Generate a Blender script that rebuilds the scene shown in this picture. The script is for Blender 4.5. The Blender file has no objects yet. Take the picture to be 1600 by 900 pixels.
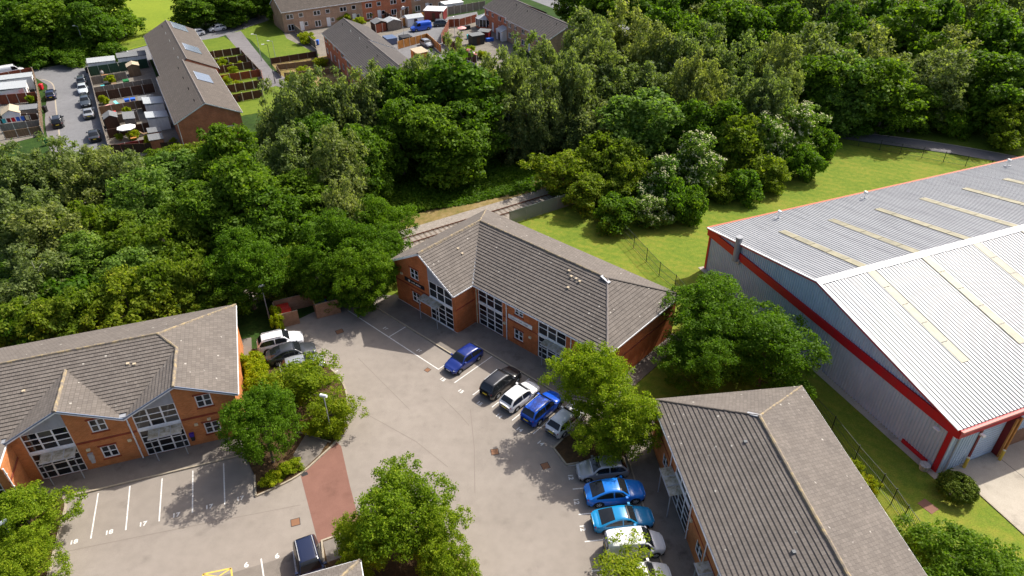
import bpy, math, random
import numpy as np
from mathutils import Vector, Matrix
R = math.radians
rng = np.random.default_rng(7)
random.seed(7)
S = bpy.context.scene
COL = S.collection
# ------------------------------------------------------------------ camera (drone, 46 m up)
cd = bpy.data.cameras.new('camera'); cam = bpy.data.objects.new('camera', cd); COL.objects.link(cam)
pit, rol = R(34.657), R(-0.86)
fw = Vector((0, math.cos(pit), -math.sin(pit))); up0 = Vector((0, math.sin(pit), math.cos(pit))); rt0 = Vector((1, 0, 0))
rt = rt0*math.cos(rol) + up0*math.sin(rol); up = up0*math.cos(rol) - rt0*math.sin(rol)
m = Matrix((rt, up, -fw)).transposed().to_4x4(); m.translation = (0, 0, 46)
cam.matrix_world = m
cd.sensor_width = 36; cd.lens = 25.07; cd.clip_start = .5; cd.clip_end = 2000
S.camera = cam
# ------------------------------------------------------------------ sky and sun
SUN_EL, SUN_AZ = R(47.5), R(49.8)          # azimuth measured from +Y towards +X
w = bpy.data.worlds.new('World'); S.world = w; w.use_nodes = True
nt = w.node_tree; bg = nt.nodes['Background']
sky = nt.nodes.new('ShaderNodeTexSky'); sky.sky_type = 'NISHITA'; sky.sun_disc = False
sky.sun_elevation = SUN_EL; sky.sun_rotation = SUN_AZ; sky.air_density = .7; sky.dust_density = 4.0; sky.ozone_density = .5
nt.links.new(sky.outputs[0], bg.inputs[0]); bg.inputs[1].default_value = .15
sl = bpy.data.lights.new('sun', 'SUN'); sl.energy = 4.6; sl.angle = R(.6); sl.color = (1, .955, .87)
so = bpy.data.objects.new('sun', sl); COL.objects.link(so)
sv = Vector((math.cos(SUN_EL)*math.sin(SUN_AZ), math.cos(SUN_EL)*math.cos(SUN_AZ), math.sin(SUN_EL)))
so.rotation_euler = sv.to_track_quat('Z', 'Y').to_euler(); so.location = (60, 60, 90)
S.view_settings.view_transform = 'Standard'; S.view_settings.look = 'None'
S.view_settings.gamma = 1; S.view_settings.use_curve_mapping = False; S.view_settings.exposure = 0.45
S.render.engine = 'CYCLES'
# ------------------------------------------------------------------ mesh helpers
class MB:
    def __init__(s): s.v = []; s.f = []; s.uv = None; s.mi = []
    def add(s, vs, fs):
        o = len(s.v); s.v += [tuple(p) for p in vs]; s.f += [tuple(i+o for i in f) for f in fs]; return s
    def box(s, x0, x1, y0, y1, z0, z1):
        return s.add([(x0,y0,z0),(x1,y0,z0),(x1,y1,z0),(x0,y1,z0),(x0,y0,z1),(x1,y0,z1),(x1,y1,z1),(x0,y1,z1)],
                     [(3,2,1,0),(4,5,6,7),(0,1,5,4),(1,2,6,5),(2,3,7,6),(3,0,4,7)])
    def obox(s, c, hu, hv, ang, z0, z1):
        ca, sa = math.cos(ang), math.sin(ang)
        P = [(c[0]+a*hu*ca-b*hv*sa, c[1]+a*hu*sa+b*hv*ca) for a, b in ((-1,-1),(1,-1),(1,1),(-1,1))]
        return s.prism(P, z0, z1)
    def prism(s, P, z0, z1):
        n = len(P)
        a = sum(P[i][0]*P[(i+1)%n][1]-P[(i+1)%n][0]*P[i][1] for i in range(n))
        if a < 0: P = P[::-1]
        s.add([(p[0],p[1],z0) for p in P]+[(p[0],p[1],z1) for p in P],
              [tuple(range(n))[::-1], tuple(range(n, 2*n))]+[(i,(i+1)%n,n+(i+1)%n,n+i) for i in range(n)])
        return s
    def poly(s, P, z):
        n = len(P)
        a = sum(P[i][0]*P[(i+1)%n][1]-P[(i+1)%n][0]*P[i][1] for i in range(n))
        if a < 0: P = P[::-1]
        return s.add([(p[0],p[1],z) for p in P], [tuple(range(n))])
    def beam(s, p, q, w, h, up=(0,0,1)):
        p, q = Vector(p), Vector(q); d = (q-p).normalized(); upv = Vector(up)
        sd = d.cross(upv)
        if sd.length < 1e-4: sd = Vector((1,0,0))
        sd.normalize(); u2 = sd.cross(d)
        vs = []
        for c in (p, q):
            for a, b in ((-1,-1),(1,-1),(1,1),(-1,1)): vs.append(c+sd*(a*w/2)+u2*(b*h/2))
        return s.add(vs, [(0,1,2,3),(7,6,5,4),(0,4,5,1),(1,5,6,2),(2,6,7,3),(3,7,4,0)])
    def tube(s, p, q, r0, r1=None, n=8, cap=True):
        r1 = r0 if r1 is None else r1
        p, q = Vector(p), Vector(q); d = (q-p).normalized()
        a = d.cross(Vector((0,0,1)))
        if a.length < 1e-3: a = Vector((1,0,0))
        a.normalize(); b = d.cross(a)
        vs = [p+(a*math.cos(2*math.pi*i/n)+b*math.sin(2*math.pi*i/n))*r0 for i in range(n)]+[q+(a*math.cos(2*math.pi*i/n)+b*math.sin(2*math.pi*i/n))*r1 for i in range(n)]
        fs = [(i,n+i,n+(i+1)%n,(i+1)%n) for i in range(n)]
        if cap: fs += [tuple(range(n)), tuple(range(n,2*n))[::-1]]
        return s.add(vs, fs)
    def quad(s, a, b, c, d): return s.add([a,b,c,d], [(0,1,2,3)])
    def mesh(s, name, mat, smooth=False):
        me = bpy.data.meshes.new(name); me.from_pydata(s.v, [], s.f)
        if s.uv:
            ul = me.uv_layers.new(name='uv')
            k = 0
            for p in me.polygons:
                for li in p.loop_indices: ul.data[li].uv = s.uv[me.loops[li].vertex_index]
        if isinstance(mat, (list, tuple)):
            for x in mat: me.materials.append(x)
            for i, p in enumerate(me.polygons): p.material_index = s.mi[i] if i < len(s.mi) else 0
        elif mat: me.materials.append(mat)
        if smooth: me.shade_smooth()
        me.update(); return me
    def build(s, name, mat, parent=None, smooth=False, kind=None):
        return link(name, s.mesh(name, mat, smooth), parent, kind)
def link(name, me, parent=None, kind=None, loc=None, rz=None):
    o = bpy.data.objects.new(name, me); COL.objects.link(o)
    if parent: o.parent = parent
    if kind: o['kind'] = kind
    if loc is not None: o.location = loc
    if rz is not None: o.rotation_euler = (0,0,rz)
    return o
def tag(o, label, cat, group=None):
    o['label'] = label; o['category'] = cat
    if group: o['group'] = group
    return o
def thing(name, label, cat, loc=(0,0,0), rz=0, group=None):
    o = bpy.data.objects.new(name, None); COL.objects.link(o); o.empty_display_size = .3
    o.location = loc if len(loc) == 3 else (loc[0], loc[1], 0); o.rotation_euler = (0,0,rz)
    return tag(o, label, cat, group)
KIDS = {}
def copy_tree(o, parent=None):
    c = o.copy(); COL.objects.link(c)
    if parent: c.parent = parent
    for ch in [x for x in o.children]: copy_tree(ch, c)
    return c
ORDW = ['first','second','third','fourth','fifth','sixth','seventh','eighth','ninth','tenth','eleventh','twelfth','thirteenth','fourteenth','fifteenth','sixteenth','seventeenth','eighteenth','nineteenth','twentieth']
def ordw(i): return ORDW[i] if i < 20 else ('twenty-' if i < 29 else 'thirty-' if i < 39 else 'forty-')+ORDW[(i-20) % 10] if i not in (29, 39) else ('thirtieth' if i == 29 else 'fortieth')
# ------------------------------------------------------------------ materials
def mat(name, col, rough=.8, metal=0, spec=.3):
    M = bpy.data.materials.new(name); M.use_nodes = True; b = M.node_tree.nodes['Principled BSDF']
    b.inputs['Base Color'].default_value = (*col, 1); b.inputs['Roughness'].default_value = rough
    b.inputs['Metallic'].default_value = metal; b.inputs['Specular IOR Level'].default_value = spec
    return M
class NT:
    def __init__(s, M): s.t = M.node_tree; s.b = s.t.nodes['Principled BSDF']
    def n(s, typ, **kw):
        x = s.t.nodes.new(typ)
        for k, v in kw.items():
            if k.startswith('i_'): x.inputs[k[2:].replace('_',' ')].default_value = v
            else: setattr(x, k, v)
        return x
    def l(s, a, b): s.t.links.new(a, b)
    def noise(s, vec, scale, detail=4, rough=.55):
        x = s.n('ShaderNodeTexNoise'); x.inputs['Scale'].default_value = scale; x.inputs['Detail'].default_value = detail; x.inputs['Roughness'].default_value = rough
        if vec is not None: s.l(vec, x.inputs['Vector'])
        return x.outputs['Fac']
    def ramp(s, fac, stops):
        x = s.n('ShaderNodeValToRGB'); e = x.color_ramp.elements
        while len(e) < len(stops): e.new(.5)
        for i, (p, c) in enumerate(stops): e[i].position = p; e[i].color = (*c, 1) if len(c) == 3 else c
        s.l(fac, x.inputs[0]); return x.outputs[0]
    def mix(s, fac, a, b, typ='MIX'):
        x = s.n('ShaderNodeMix', data_type='RGBA', blend_type=typ)
        for sock, val in ((x.inputs['Factor'], fac), (x.inputs['A'], a), (x.inputs['B'], b)):
            if hasattr(val, 'links') or isinstance(val, bpy.types.NodeSocket): s.l(val, sock)
            elif isinstance(val, (int, float)): sock.default_value = val
            else: sock.default_value = (*val, 1)
        return x.outputs['Result']
    def math(s, op, a, b=None):
        x = s.n('ShaderNodeMath', operation=op)
        for i, v in enumerate((a, b)):
            if v is None: continue
            if isinstance(v, (int, float)): x.inputs[i].default_value = v
            else: s.l(v, x.inputs[i])
        return x.outputs[0]
    def bump(s, h, strength=.3, dist=.02):
        x = s.n('ShaderNodeBump'); x.inputs['Strength'].default_value = strength; x.inputs['Distance'].default_value = dist
        s.l(h, x.inputs['Height']); s.l(x.outputs[0], s.b.inputs['Normal'])
    def base(s, c): s.l(c, s.b.inputs['Base Color'])
def pos(n): return n.n('ShaderNodeNewGeometry').outputs['Position']
def objc(n): return n.n('ShaderNodeTexCoord').outputs['Object']
def grounds(name, stops, s1, s2, s3, amt=.6, bump=.2, rough=.95, stops2=None):
    M = mat(name, (.2,.2,.2), rough, spec=.15); n = NT(M); p = pos(n)
    a = n.noise(p, s1, 5); b = n.noise(p, s2, 4); c = n.noise(p, s3, 2)
    f = n.math('ADD', n.math('MULTIPLY', a, 1-amt), n.math('MULTIPLY', b, amt))
    col = n.ramp(f, stops)
    g = n.ramp(c, [(.25, (.72,.72,.72)), (.75, (1.22,1.22,1.22))])
    col = n.mix(1, col, g, 'MULTIPLY')
    n.base(col); n.bump(c, bump, .03); return M
MT = {}
# weathered tan tarmac with patches, seams and grit
def tarmac(name, c0, c1, stain=.0, cracks=True):
    M = mat(name, c0, .92, spec=.2); n = NT(M); p = pos(n)
    big = n.noise(p, .12, 5, .6); mid = n.noise(p, 1.1, 4); fine = n.noise(p, 28, 2)
    col = n.ramp(n.math('ADD', n.math('MULTIPLY', big, .6), n.math('MULTIPLY', mid, .4)), [(.32, c0), (.68, c1)])
    st = n.ramp(n.noise(p, .45, 6, .7), [(.56, (1,1,1)), (.72, (1-stain,)*3)])
    col = n.mix(1, col, st, 'MULTIPLY')
    oil = n.n('ShaderNodeTexVoronoi'); oil.inputs['Scale'].default_value = .55; n.l(p, oil.inputs['Vector'])
    col = n.mix(1, col, n.ramp(n.math('ADD', oil.outputs['Distance'], n.math('MULTIPLY', n.noise(p, 3, 4), .35)), [(.2, (.87,.865,.86)), (.42, (1,1,1))]), 'MULTIPLY')
    if cracks:
        v = n.n('ShaderNodeTexVoronoi', feature='DISTANCE_TO_EDGE'); v.inputs['Scale'].default_value = .15
        wv = n.n('ShaderNodeVectorMath', operation='ADD'); nz = n.n('ShaderNodeTexNoise'); nz.inputs['Scale'].default_value = .8; nz.inputs['Detail'].default_value = 5
        n.l(p, nz.inputs['Vector']); n.l(p, wv.inputs[0]); n.l(nz.outputs['Color'], wv.inputs[1]); n.l(wv.outputs[0], v.inputs['Vector'])
        col = n.mix(1, col, n.ramp(v.outputs['Distance'], [(.0, (.86,.85,.84)), (.004, (1,1,1))]), 'MULTIPLY')
    col = n.mix(1, col, n.ramp(fine, [(.3, (.8,.8,.8)), (.7, (1.18,1.18,1.18))]), 'MULTIPLY')
    n.base(col); n.bump(fine, .25, .015); return M
MT['tarmac'] = tarmac('car_park_tarmac', (.225,.195,.167), (.295,.258,.222), .12, False)
MT['road'] = tarmac('estate_road_tarmac', (.15,.15,.155), (.2,.2,.205), .15)
MT['pave'] = tarmac('pavement_tarmac', (.15,.13,.112), (.235,.205,.175), .45, False)
MT['redtar'] = tarmac('red_tarmac', (.175,.088,.066), (.23,.118,.09), .2, False)
MT['concrete'] = tarmac('concrete', (.36,.32,.26), (.46,.41,.34), .3, False)
MT['path'] = tarmac('footpath_tarmac', (.14,.13,.135), (.2,.19,.19), .2, False)
MT['kerb'] = tarmac('kerb_concrete', (.30,.26,.2), (.42,.36,.27), .4, False)
MT['lawn'] = grounds('mown_lawn', [(.3, (.075,.135,.014)), (.48, (.14,.19,.02)), (.7, (.235,.22,.035))], .16, 1.6, 9, .5, .6)
MT['grass'] = grounds('estate_grass', [(.3, (.075,.125,.012)), (.55, (.125,.175,.018)), (.75, (.18,.195,.03))], .12, 1.2, 6, .5, .5)
MT['meadow'] = grounds('field_grass', [(.3, (.14,.2,.015)), (.7, (.22,.27,.022))], .08, .9, 5, .5, .5)
MT['wood'] = grounds('woodland_floor', [(.3, (.012,.028,.006)), (.55, (.03,.065,.01)), (.75, (.07,.07,.02))], .2, 1.3, 6, .5, .8)
MT['soil'] = grounds('bark_soil', [(.3, (.045,.028,.015)), (.6, (.10,.06,.028)), (.8, (.17,.12,.05))], .8, 4, 14, .5, .9)
MT['verge'] = grounds('dry_verge', [(.3, (.09,.10,.02)), (.5, (.22,.16,.06)), (.75, (.33,.26,.15))], .3, 1.5, 8, .5, .6)
MT['ballast'] = grounds('ballast', [(.3, (.2,.17,.14)), (.7, (.36,.32,.28))], 2, 8, 30, .5, .9)
MT['gravel'] = grounds('garden_paving', [(.3, (.13,.115,.095)), (.7, (.26,.235,.2))], .6, 3, 12, .5, .5)
for k, c, r in [('white', (.82,.82,.82), .45), ('paint', (.78,.77,.74), .6), ('yellow', (.75,.5,.05), .6), ('black', (.012,.012,.013), .6), ('dark', (.03,.03,.032), .6),
    ('grey', (.33,.34,.37), .5), ('bluegrey', (.16,.2,.28), .45), ('steel', (.42,.43,.45), .4), ('lead', (.3,.31,.33), .5), ('signblack', (.012,.012,.02), .35), ('amber', (.75,.55,.25), .4),
    ('cream', (.62,.55,.36), .6), ('timber', (.2,.13,.075), .85), ('timberold', (.2,.17,.14), .9), ('timberred', (.22,.06,.03), .85), ('timberdark', (.07,.035,.022), .85), ('orangewood', (.45,.2,.05), .8),
    ('concpost', (.5,.47,.42), .9), ('greenpaint', (.02,.06,.035), .6), ('fencegreen', (.02,.03,.022), .55), ('rust', (.12,.05,.03), .8), ('sleeper', (.17,.135,.105), .9), ('red', (.5,.012,.022), .45), ('darkred', (.16,.012,.012), .5),
    ('blue', (.03,.12,.5), .5), ('purple', (.06,.03,.3), .5), ('teal', (.05,.4,.42), .5), ('pink', (.7,.35,.33), .6), ('felt', (.16,.165,.17), .9), ('felttan', (.45,.37,.26), .9), ('perspex', (.38,.4,.41), .4),
    ('redbin', (.5,.03,.02), .5), ('tyre', (.018,.018,.018), .85), ('rim', (.42,.43,.44), .35), ('redlight', (.35,.01,.01), .25), ('plate', (.8,.6,.05), .5), ('lens', (.75,.77,.8), .12), ('skin', (.5,.3,.2), .6),
    ('green', (.02,.16,.05), .6), ('yellowpost', (.62,.42,.06), .6), ('canopy', (.5,.49,.43), .35), ('rustcover', (.22,.11,.06), .8), ('palisade', (.16,.2,.18), .7), ('slateblue', (.09,.13,.22), .6), ('brickcover', (.20,.10,.07), .9)]:
    MT[k] = mat(k, c, r)
g = MT['glass'] = mat('window_glass', (.012,.014,.018), .04, spec=.6)
g = MT['carglass'] = mat('car_glass', (.012,.014,.016), .06, spec=.6)
n = NT(MT['glass']); o_ = n.n('ShaderNodeObjectInfo'); n.base(n.ramp(o_.outputs['Random'], [(.0, (.006,.007,.009)), (.6, (.014,.016,.02)), (.82, (.04,.042,.045)), (1, (.09,.085,.08))]))
def wornwood(k, amt=.35):
    M = MT[k]; n = NT(M); c = tuple(M.node_tree.nodes['Principled BSDF'].inputs['Base Color'].default_value)[:3]; p = objc(n)
    mp = n.n('ShaderNodeMapping'); mp.inputs['Scale'].default_value = (7, 7, .8); n.l(p, mp.inputs[0])
    n.base(n.ramp(n.noise(mp.outputs[0], 1.5, 3), [(.3, tuple(x*(1-amt) for x in c)), (.7, tuple(min(1, x*(1+amt)) for x in c))]))
for k in ('timber','timberold','timberred','timberdark','orangewood','greenpaint','concpost','felt','felttan','perspex','canopy'): wornwood(k, .3)
n = NT(MT['canopy']); n.base(n.ramp(n.noise(objc(n), 2.2, 5, .7), [(.35, (.2,.17,.1)), (.55, (.42,.40,.33)), (.75, (.55,.54,.49))]))
def dirty(k, amt=.3):
    M = MT[k]; n = NT(M); c = tuple(n.b.inputs['Base Color'].default_value)[:3]; mp = n.n('ShaderNodeMapping'); mp.inputs['Scale'].default_value = (1, 1, .35); n.l(objc(n), mp.inputs[0])
    n.base(n.ramp(n.noise(mp.outputs[0], 1.1, 6, .7), [(.3, tuple(x*(1-amt)+.02 for x in c)), (.55, c), (.8, tuple(min(1, x*1.06+.01) for x in c))]))
for k in ('red','white','grey','paint','steel','darkred','kerb' if False else 'lead'): dirty(k)
n = NT(MT['lawn']); wv = n.n('ShaderNodeTexWave'); mp = n.n('ShaderNodeMapping'); mp.inputs['Rotation'].default_value = (0,0,R(-62)); n.l(pos(n), mp.inputs[0]); n.l(mp.outputs[0], wv.inputs['Vector']); wv.inputs['Scale'].default_value = .22; wv.inputs['Distortion'].default_value = 2.5; wv.inputs['Detail'].default_value = 3; wv.inputs['Detail Scale'].default_value = .8
old = n.b.inputs['Base Color'].links[0].from_socket; n.base(n.mix(1, old, n.ramp(wv.outputs['Fac'], [(.2, (.93,.97,.95)), (.8, (1.05,1.02,1.0))]), 'MULTIPLY'))
def brick(name, c1, c2, mortar, scale=1.0):
    M = mat(name, c1, .9, spec=.15); n = NT(M); tc = n.n('ShaderNodeTexCoord'); geo = n.n('ShaderNodeNewGeometry')
    # horizontal run along the wall = x+y of the wall's own coordinates weighted by its normal
    sx = n.n('ShaderNodeSeparateXYZ'); n.l(tc.outputs['Object'], sx.inputs[0]); nn = n.n('ShaderNodeSeparateXYZ'); n.l(tc.outputs['Normal'], nn.inputs[0])
    ay = n.math('GREATER_THAN', n.math('ABSOLUTE', nn.outputs[1]), .7)
    run = n.math('ADD', n.math('MULTIPLY', sx.outputs[0], ay), n.math('MULTIPLY', sx.outputs[1], n.math('SUBTRACT', 1, ay)))
    cb = n.n('ShaderNodeCombineXYZ'); n.l(run, cb.inputs[0]); n.l(sx.outputs[2], cb.inputs[1])
    br = n.n('ShaderNodeTexBrick'); br.inputs['Scale'].default_value = 1; br.inputs['Brick Width'].default_value = .225*scale; br.inputs['Row Height'].default_value = .1*scale
    br.inputs['Mortar Size'].default_value = .009; br.inputs['Color1'].default_value = (*c1,1); br.inputs['Color2'].default_value = (*c2,1); br.inputs['Mortar'].default_value = (*mortar,1)
    n.l(cb.outputs[0], br.inputs['Vector'])
    g = n.ramp(n.noise(tc.outputs['Object'], .7, 5, .65), [(.3, (.72,.72,.72)), (.7, (1.2,1.2,1.2))])
    n.base(n.mix(1, br.outputs['Color'], g, 'MULTIPLY')); n.bump(br.outputs['Fac'], -.3, .01); return M
MT['brick'] = brick('orange_brick', (.47,.15,.045), (.57,.20,.065), (.42,.25,.13))
MT['brickbshade'] = brick('orange_brick_shaded', (.42,.105,.032), (.52,.145,.045), (.38,.2,.1))  # darker, redder copy of orange brick; centre office's shade put into the colour
MT['brickred'] = brick('red_brick', (.24,.04,.018), (.3,.055,.025), (.2,.09,.06))
MT['brickhouse'] = brick('house_brick_red', (.44,.13,.062), (.53,.175,.085), (.42,.25,.17))
MT['bricktan'] = brick('house_brick_tan', (.33,.2,.13), (.42,.26,.17), (.4,.32,.25))
MT['wallbrick'] = brick('store_brick', (.27,.13,.07), (.34,.17,.1), (.3,.22,.15))
def tiles(name, c0, c1, spot):
    M = mat(name, c0, .9, spec=.2); n = NT(M); uv = n.n('ShaderNodeTexCoord').outputs['UV']
    br = n.n('ShaderNodeTexBrick'); br.inputs['Scale'].default_value = 1; br.inputs['Brick Width'].default_value = .30; br.inputs['Row Height'].default_value = .34; br.inputs['Mortar Size'].default_value = .012
    br.inputs['Color1'].default_value = (*c0,1); br.inputs['Color2'].default_value = (*c1,1); br.inputs['Mortar'].default_value = (*[x*.6 for x in c0],1); n.l(uv, br.inputs['Vector'])
    tc = n.n('ShaderNodeTexCoord').outputs['UV']
    g = n.ramp(n.noise(tc, .5, 5, .65), [(.3, (.88,.88,.88)), (.72, (1.1,1.09,1.07))])
    col = n.mix(1, br.outputs['Color'], g, 'MULTIPLY')
    fine = n.noise(tc, 9, 3, .6); col = n.mix(1, col, n.ramp(fine, [(.3, (.93,.93,.93)), (.7, (1.07,1.07,1.07))]), 'MULTIPLY')
    v = n.n('ShaderNodeTexVoronoi'); v.inputs['Scale'].default_value = 1.1; n.l(tc, v.inputs['Vector'])
    sp = n.math('MULTIPLY', n.math('LESS_THAN', v.outputs['Distance'], .1), n.math('GREATER_THAN', n.noise(tc, 1.7, 2), .5))
    col = n.mix(n.math('MULTIPLY', sp, .55), col, spot)
    n.base(col); n.bump(br.outputs['Fac'], -.4, .02); return M
MT['tile'] = tiles('office_roof_tile', (.138,.12,.106), (.172,.151,.134), (.55,.52,.46))
MT['tilehouse'] = tiles('house_roof_tile', (.105,.09,.078), (.135,.115,.10), (.3,.28,.24))
MT['tileslate'] = tiles('dark_house_tile', (.085,.078,.075), (.11,.10,.095), (.25,.24,.22))
M = MT['ridge'] = mat('ridge_lichen', (.4,.33,.2), .95); n = NT(M); p = objc(n)
n.base(n.ramp(n.noise(p, 2.2, 5, .7), [(.36, (.165,.14,.12)), (.5, (.23,.19,.14)), (.66, (.38,.29,.15)), (.8, (.48,.4,.27))]))
M = MT['clad'] = mat('warehouse_cladding', (.30,.33,.38), .45, .0, .4); n = NT(M); p = objc(n)
n.base(n.ramp(n.noise(p, .6, 5, .65), [(.3, (.43,.51,.62)), (.7, (.53,.61,.71))]))
M = MT['metalroof'] = mat('warehouse_roof_sheet', (.55,.56,.58), .42, .0, .4); n = NT(M)
mp = n.n('ShaderNodeMapping'); mp.inputs['Scale'].default_value = (.15, 1.5, 1); n.l(objc(n), mp.inputs[0])
n.base(n.ramp(n.noise(mp.outputs[0], .9, 5, .6), [(.28, (.24,.245,.255)), (.5, (.31,.315,.325)), (.72, (.34,.345,.355))]))
M = MT['rooflight'] = mat('rooflight_sheet', (.52,.47,.29), .5); n = NT(M); n.base(n.ramp(n.noise(objc(n), .8, 5, .7), [(.35, (.22,.205,.145)), (.65, (.33,.30,.20))]))
MT['tileedgeshade'] = mat('tile_edge_painted_shade', (.055,.048,.042), .95)  # course risers coloured near-black: painted shade lines under each tile course
MT['ridgegrey'] = mat('grey_ridge', (.2,.175,.16), .9)
MT['pinkred'] = mat('faded_red_gutter', (.55,.2,.17), .6)
MT['rustred'] = mat('orange_red_gutter', (.42,.12,.06), .6)
MT['pv'] = mat('solar_panel', (.16,.19,.25), .12, spec=.9)
# ------------------------------------------------------------------ frames of the buildings (origin, heading)
FA = ((-31.54, 41.96), R(18.0)); FB = ((-3.73, 60.13), R(-42.8)); FC = ((11.37, 42.84), R(-84.0)); FW = ((34.55, 39.04), R(-69.23))
FT1 = ((-51.49, 105.54), R(117.8)); FT2 = ((-39.21, 155.16), R(-63.77)); FT4 = ((-.34, 165.46), R(-62.6))
def loc2w(F, u, v, z=None):
    (ox, oy), a = F; x = ox+u*math.cos(a)-v*math.sin(a); y = oy+u*math.sin(a)+v*math.cos(a)
    return (x, y) if z is None else (x, y, z)
def LW(F, pts): return [loc2w(F, *p) for p in pts]
def sheet(name, P, z, m, parent=None):
    o = MB().poly(P, z).build(name, m, parent)
    if not parent: o['kind'] = 'structure'
    return o
def slab(name, P, z0, z1, m, parent=None):
    o = MB().prism(P, z0, z1).build(name, m, parent)
    if not parent: o['kind'] = 'structure'
    return o
def kerb(P, parent, w=.14, z0=-.02, z1=.13, name='kerb', m=None):
    b = MB()
    for i in range(len(P)-1):
        p, q = Vector((*P[i], 0)), Vector((*P[i+1], 0)); d = (q-p).normalized()*.04
        b.beam((p.x-d.x, p.y-d.y, (z0+z1)/2), (q.x+d.x, q.y+d.y, (z0+z1)/2+.002*(i % 2)), w, z1-z0)
    return b.build(name, m or MT['kerb'], parent)
def smooth(P, n=4, closed=False):
    out = []; k = len(P)
    for i in range(k if closed else k-1):
        p0 = P[(i-1) % k] if closed or i > 0 else P[i]; p1 = P[i]; p2 = P[(i+1) % k]; p3 = P[(i+2) % k] if closed or i+2 < k else P[(i+1) % k]
        for j in range(n):
            t = j/n; t2 = t*t; t3 = t2*t
            out.append(tuple(.5*(2*p1[a]+(p2[a]-p0[a])*t+(2*p0[a]-5*p1[a]+4*p2[a]-p3[a])*t2+(3*p1[a]-p0[a]-3*p2[a]+p3[a])*t3) for a in (0,1)))
    if not closed: out.append(P[-1])
    return out
sheet('ground', [(-600,-60),(600,-60),(600,900),(-600,900)], -.05, MT['wood'])
lawn = sheet('lawn', [(-16.01, 64.46), (-14.57, 66.92), (-10.98, 71.10), (-7.89, 76.14), (-0.71, 81.91), (4.48, 85.27), (18.93, 94.80), (34.91, 102.13), (52.78, 107.45), (64.52, 102.01), (76.04, 96.52), (92.38, 81.80), (80.23, 40.84), (34.72, 21.04), (10.63, 25.41), (11.32, 46.03), (7.75, 50.34), (-2.78, 60.61), (-11.24, 63.14)], -.012, MT['lawn'])
far_lawn = sheet('shaded_grass', [(52.24, 117.49), (52.12, 111.21), (65.18, 105.44), (77.91, 99.63), (98.33, 89.05), (108.83, 101.84), (87.75, 116.05), (70.56, 121.34)], -.02, MT['grass'])
cp = sheet('car_park', [(-32.82, 26.08), (-36.37, 37.91), (-23.54, 42.04), (-24.49, 47.60), (-27.10, 56.38), (-25.79, 56.35), (-24.41, 59.81), (-22.76, 61.45), (-20.45, 63.61), (-17.29, 65.73), (-12.56, 65.36), (-7.11, 64.23), (-2.80, 61.75), (4.97, 54.14), (9.45, 49.42), (12.61, 45.21), (12.90, 42.19), (13.16, 31.09), (12.73, 25.38)], .0, MT['tarmac'])
sheet('red_ramp', [(-17.65, 39.71), (-16.40, 41.76), (-15.41, 43.41), (-14.94, 42.96), (-13.38, 38.57), (-11.67, 34.14), (-14.83, 33.24)], .005, MT['redtar'], cp)
# darker resurfaced bays at the bottom
sheet('tarmac_patch', [(-21.89, 30.38), (-17.39, 31.97), (-14.83, 33.24), (-13.97, 30.51), (-13.46, 28.52), (-20.98, 27.70)], .004, MT['pave'], cp)
# pavements
pa = slab('pavement', LW(FA, [(-9.5,-2.45),(8.2,-2.45),(9.2,-1.8),(9.2,14),(8.2,14),(8.2,.3),(-9.5,.3)]), -.05, .1, MT['pave'])
kerb(LW(FA, [(-5.8,-2.5),(8.2,-2.5)]), pa)
pb = slab('pavement', LW(FB, [(-10.6,-5.35),(2.2,-5.35),(2.3,-2.75),(13.6,-2.75),(17.2,-.9),(18.0,2),(18,12),(16.4,12),(16.4,.3),(.1,.3),(-.2,-2.4),(-10.6,-2.4)]), -.05, .1, MT['pave'])
kerb(LW(FB, [(-10.6,-5.4),(2.25,-5.4),(2.35,-2.8),(13.6,-2.8)]), pb)
pc = slab('pavement', LW(FC, [(-1.6,-1.2),(1.2,-2.0),(24,-2.0),(24,.5),(-.3,.5),(-1.6,.5)]), -.05, .1, MT['pave'])
kerb(LW(FC, [(-1.6,-1.25),(1.2,-2.05),(24,-2.05)]), pc)
# planted beds
bedA = smooth([(-20.76, 37.68), (-19.09, 38.74), (-17.70, 39.91), (-16.41, 41.83), (-15.48, 43.49), (-15.11, 45.71), (-15.24, 47.82), (-16.06, 50.51), (-17.59, 52.74), (-19.11, 54.01)], 4)
be = slab('planting_bed', bedA+[(-22.79, 53.52), (-24.53, 54.82), (-26.29, 56.26), (-27.63, 56.19), (-26.26, 51.09), (-23.98, 43.66), (-21.47, 39.78)], -.05, .09, MT['soil'])
kerb([(-21.47, 39.78), (-20.76, 37.68)]+bedA, be)
sheet('service_pad', [(-18.83, 41.95), (-18.28, 44.30), (-16.18, 43.35), (-16.55, 41.98), (-17.58, 40.32)], .1, MT['pave'], be)
kerb([(-19.48, 44.63), (-18.30, 44.37), (-15.95, 43.35)], be, .1, .05, .14)
slab('planting_bed', smooth([(-36.32, 37.91), (-35.69, 37.08), (-35.22, 35.55), (-34.62, 33.53), (-33.97, 31.36), (-33.26, 29.33)], 4)+[(-42.30, 28.04), (-51.01, 40.62), (-38.59, 38.39)], -.05, .09, MT['soil'])
kerb(smooth([(-36.32, 37.91), (-35.69, 37.08), (-35.22, 35.55), (-34.62, 33.53), (-33.97, 31.36), (-33.26, 29.33)], 4), be)
b3 = slab('planting_bed', [(3.35, 42.30), (4.24, 43.39), (7.83, 45.70), (10.58, 46.86), (12.56, 44.59), (11.92, 42.20), (8.38, 40.99), (5.34, 40.63), (4.31, 40.44)], -.05, .09, MT['soil'])
kerb([(4.18, 43.32), (3.35, 42.30), (4.31, 40.44), (5.34, 40.63)], b3)
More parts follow.
